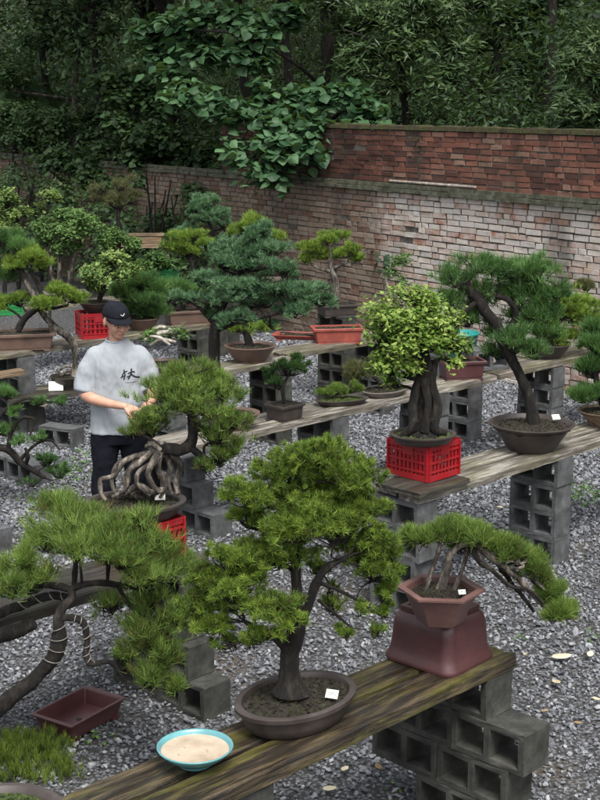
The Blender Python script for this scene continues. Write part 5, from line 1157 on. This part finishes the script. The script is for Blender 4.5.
ftree('slender tree with small leaves in the darkness above the wall', 500, 22, [[(500, 90, 0, 3), (495, 40, 0, 3), (498, -30, 0, 2)]], [(500, 20, 30, 18), (530, 35, 28, 16), (480, 50, 24, 14), (520, 70, 26, 12), (545, 10, 30, 16), (510, 105, 24, 8, -.5)], 'bush', .7)
ftree('leaning pale stem crossing the undergrowth', 470, 19.5, [[(470, 110, 0, 1.5), (460, 90, 0, 1.5), (448, 78, 0, 1.2)]], [(448, 76, 12, 6)], 'bush', .05)
ftree('dark ivy-like shrub draped over the far stretch of the wall', 75, 25.3, [[(75, 150, 0, 4), (75, 140, 0, 3)]], [(60, 165, 22, 14, -1.1), (85, 170, 22, 16, -1.2), (105, 160, 20, 18, -1.2), (125, 175, 18, 18, -1.4), (95, 185, 24, 12, -1.5), (150, 175, 18, 18, -2), (178, 170, 18, 22, -2.4), (200, 160, 16, 26, -2.6), (165, 195, 20, 10, -2.4), (215, 180, 14, 18, -2.9)], 'vine', 1.6)
# separate shrubs crowding the slope and the wall top
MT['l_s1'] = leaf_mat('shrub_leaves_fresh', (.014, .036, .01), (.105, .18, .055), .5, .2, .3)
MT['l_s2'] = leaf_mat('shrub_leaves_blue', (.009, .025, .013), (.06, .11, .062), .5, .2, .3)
def shrub(u_, d_, hh, r, mat, tpl, size, label, n=900, cat='shrub'):
    q = P600 + WD*u_ - WN*d_; gz = float(slope_z(q.x, q.y)) if d_ > 0 else 0.; root = empty('shrub', (q.x, q.y, gz)); st = MB(); fo = MB()
    for k in range(5):
        a = random.random()*6.28; e = np.array([math.cos(a)*r*.5, math.sin(a)*r*.5, hh*random.uniform(.75, 1)]); tube(st, [(0, 0, -.05, .03), (*(e*[.3, .3, .5]), .022), (*e, .01)], 6, .15)
    st.build('stems', MT['bark'], root); k = int(7+r*9)
    for j in range(k):
        a = random.random()*6.28; f = math.sqrt(random.random()); c = np.array([math.cos(a)*r*f, math.sin(a)*r*f, hh*random.uniform(.2, 1.0)*(1-.2*f)]); rr = r*random.uniform(.28, .5); m = n//k
        dd = unit(rng.normal(size=(m, 3))); t_ = random.gauss(.45, .15)
        leaves(fo, c + dd*rr*rng.uniform(.45, 1, (m, 1))*[1, 1, .75], dd*.5 + rng.normal(0, .35, (m, 3)) + [0, -.15, .7], size*rng.uniform(.6, 1.2, m), np.clip(t_ + rng.normal(0, .2, m), 0, 1), tpl, .6)
    fo.build('foliage', MT[mat], root); tag(root, label, cat, 'shrubs of the slope above the wall' if d_ > 0 else 'dark shrubs at the foot of the wall'); return root
for i in range(46):
    u_ = -2.5 + 31*i/46 + random.gauss(0, .3); row = i % 3; d_ = (1.0, 2.6, 4.6)[row] + random.gauss(0, .3); hh = (1.5, 2.0, 2.6)[row]*random.uniform(.75, 1.15)
    if 0 < u_ < 5.5 and row == 0: hh *= .65
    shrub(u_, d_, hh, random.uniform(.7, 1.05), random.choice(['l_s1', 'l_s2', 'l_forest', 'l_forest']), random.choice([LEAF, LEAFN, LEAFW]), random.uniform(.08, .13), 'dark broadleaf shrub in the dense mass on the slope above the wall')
for i in range(26):
    u_ = 3 + 27*i/26 + random.gauss(0, .3); d_ = random.choice([6.5, 8.5, 10.5]) + random.gauss(0, .4)
    shrub(u_, d_, random.uniform(2.2, 3.4), random.uniform(1.0, 1.5), random.choice(['l_s1', 'l_s2', 'l_forest']), random.choice([LEAF, LEAFW]), random.uniform(.1, .16), 'tall broadleaf shrub high on the wooded slope behind the wall', 1200)
for u_, d_, hh, lb in ((6.9, -.5, 1.6, 'low dark shrub at the wall foot behind the tan round pot'), (7.8, -.6, 2.0, 'dark shrub at the wall foot just behind the juniper'), (8.6, -.6, 2.3, 'tall dark shrub at the wall foot beside the round blue-green pine'), (10.2, -.6, 2.0, 'leafy dark shrub between the juniper and the shaded wall'), (12.0, -1.4, 2.1, 'dense dark shrub standing out from the corner of the wall'), (13.8, -.7, 2.5, 'highest dark shrub against the wall above the wooden rack'), (15.6, -.7, 2.3, 'dark shrub filling the gap beside the hazy olive shrub'), (17.6, -.7, 2.1, 'dark shrub behind the pale-edged leafy tree by the wall'), (20.2, -.7, 1.9, 'last dark shrub at the far left end of the wall'), (9.2, -.5, 1.9, 'dark shrub against the wall under the big-leaved branches'), (11.2, -.5, 2.3, 'tall dark shrub in the darkest corner of the wall behind the blue-green pine'), (12.8, -.6, 2.4, 'tall dark shrub against the wall beside the hazy olive shrub'), (14.6, -.5, 2.2, 'broad dark shrub against the wall behind the wooden rack'), (16.6, -.6, 1.9, 'dark shrub against the wall behind the round-headed leafy tree'), (18.6, -.5, 1.7, 'dark shrub against the far end of the wall at the edge of the view')):
    shrub(u_, d_, hh, .75, random.choice(['l_s1', 'l_forest']), random.choice([LEAF, LEAFW]), .09, lb, 1100)
# a palm-like plant in the far corner
p = W(8, 40, 27.5); z = float(slope_z(p.x, p.y)); root = empty('palm', (p.x, p.y, z)); mb = MB(); tk = MB(); top = np.array([0, 0, max(1.2, p.z-z-.9)])
limb(tk, [(0, 0, 0, .09), (.03, 0, top[2]*.5, .08), (0, 0, top[2], .07)]); tk.build('trunk', MT['bark'], root)
for k in range(15):
    a = k*2.4; L_ = random.uniform(.7, 1.1); dv = np.array([math.cos(a), math.sin(a), 0]); P = [top + dv*L_*t + np.array([0, 0, L_*(.6*t-.9*t*t)]) for t in np.linspace(0, 1, 16)]
    tube(mb, [(*q, .008) for q in P], 4, 0, n=1)
    P = np.array(P)[2:]; T_ = unit(np.gradient(P, axis=0)); sdv = np.cross(T_, [0, 0, 1.])
    for s_ in (-1, 1):
        for q in np.linspace(0, 1, 2):
            pos = P + T_*q*.04; y = unit(sdv*s_ + T_*.6 + [0, 0, -.4]); zz = unit(np.cross(y, T_)); x = np.cross(y, zz)
            scatter(mb, LEAFN[0]*[.7, 1, 1], LEAFN[1], pos, np.stack([x, y, zz], -1), np.full(len(pos), .42), rng.uniform(.2, .8, len(pos)))
mb.build('fronds', MT['l_forest'], root); tag(root, 'palm with feathery fronds in the dark far corner above the wall', 'palm')
# unseen crowns added above the frame to shade the undergrowth and the wall
for k, (u_, d_, hh) in enumerate([(0, 3, 5.2), (5, 4, 5.4), (10, 3.5, 5.6), (2.5, 8, 7), (8, 8.5, 7.4), (-5, 4, 5.4), (12, 1.2, 5.6), (16, 1.0, 5.8), (8, 1.4, 5.4), (20, 1.5, 6), (8.5, .9, 6.2), (10.5, .8, 5.9), (13.5, .9, 6), (18, .9, 6.2), (23, .9, 6.2), (26, 2, 6.4)]):
    q = P600 + WD*u_ - WN*d_; gz = float(slope_z(q.x, q.y)); b = Vector((q.x, q.y, gz-.05)); r_ = empty('broadleaf_tree', b); tk = MB(); fo = MB()
    tube(tk, [(0, 0, 0, .1), (.1, .05, hh*.4, .075), (-.05, 0, hh*.8, .06), (0, 0, hh, .04)], 10, .12)
    for j in range(26):
        c = np.array([random.gauss(0, 1.3), random.gauss(-.9 if d_ < 2 else 0, 1.3), hh + random.gauss(.1, .45)]); n = 110; d = unit(rng.normal(size=(n, 3)))
        leaves(fo, c + d*rng.uniform(.35, .85, (n, 1))*[1, 1, .6], d*.4 + rng.normal(0, .4, (n, 3)) + [0, 0, .8], rng.uniform(.12, .2, n), rng.uniform(.0, .8, n))
        if u_ > 11 and j < 18:
            c2 = np.array([random.gauss(0, .8), random.gauss(0, .6), hh*random.uniform(.3, .85)]); leaves(fo, c2 + d*rng.uniform(.3, .7, (n, 1)), d*.4 + rng.normal(0, .4, (n, 3)) + [0, -.3, .7], rng.uniform(.09, .15, n), rng.uniform(.0, .8, n))
        if j < 9: tube(tk, [(0, 0, hh*.7, .05), (*(c*[.5, .5, .95]), .035), (*c, .015)], 6, .1)
    tk.build('trunk', MT['bark'], r_); fo.build('foliage', MT['l_forest'], r_); tag(r_, 'tall slim tree trunk of the wooded slope, its crown above the view added for shade', 'tree', TG)
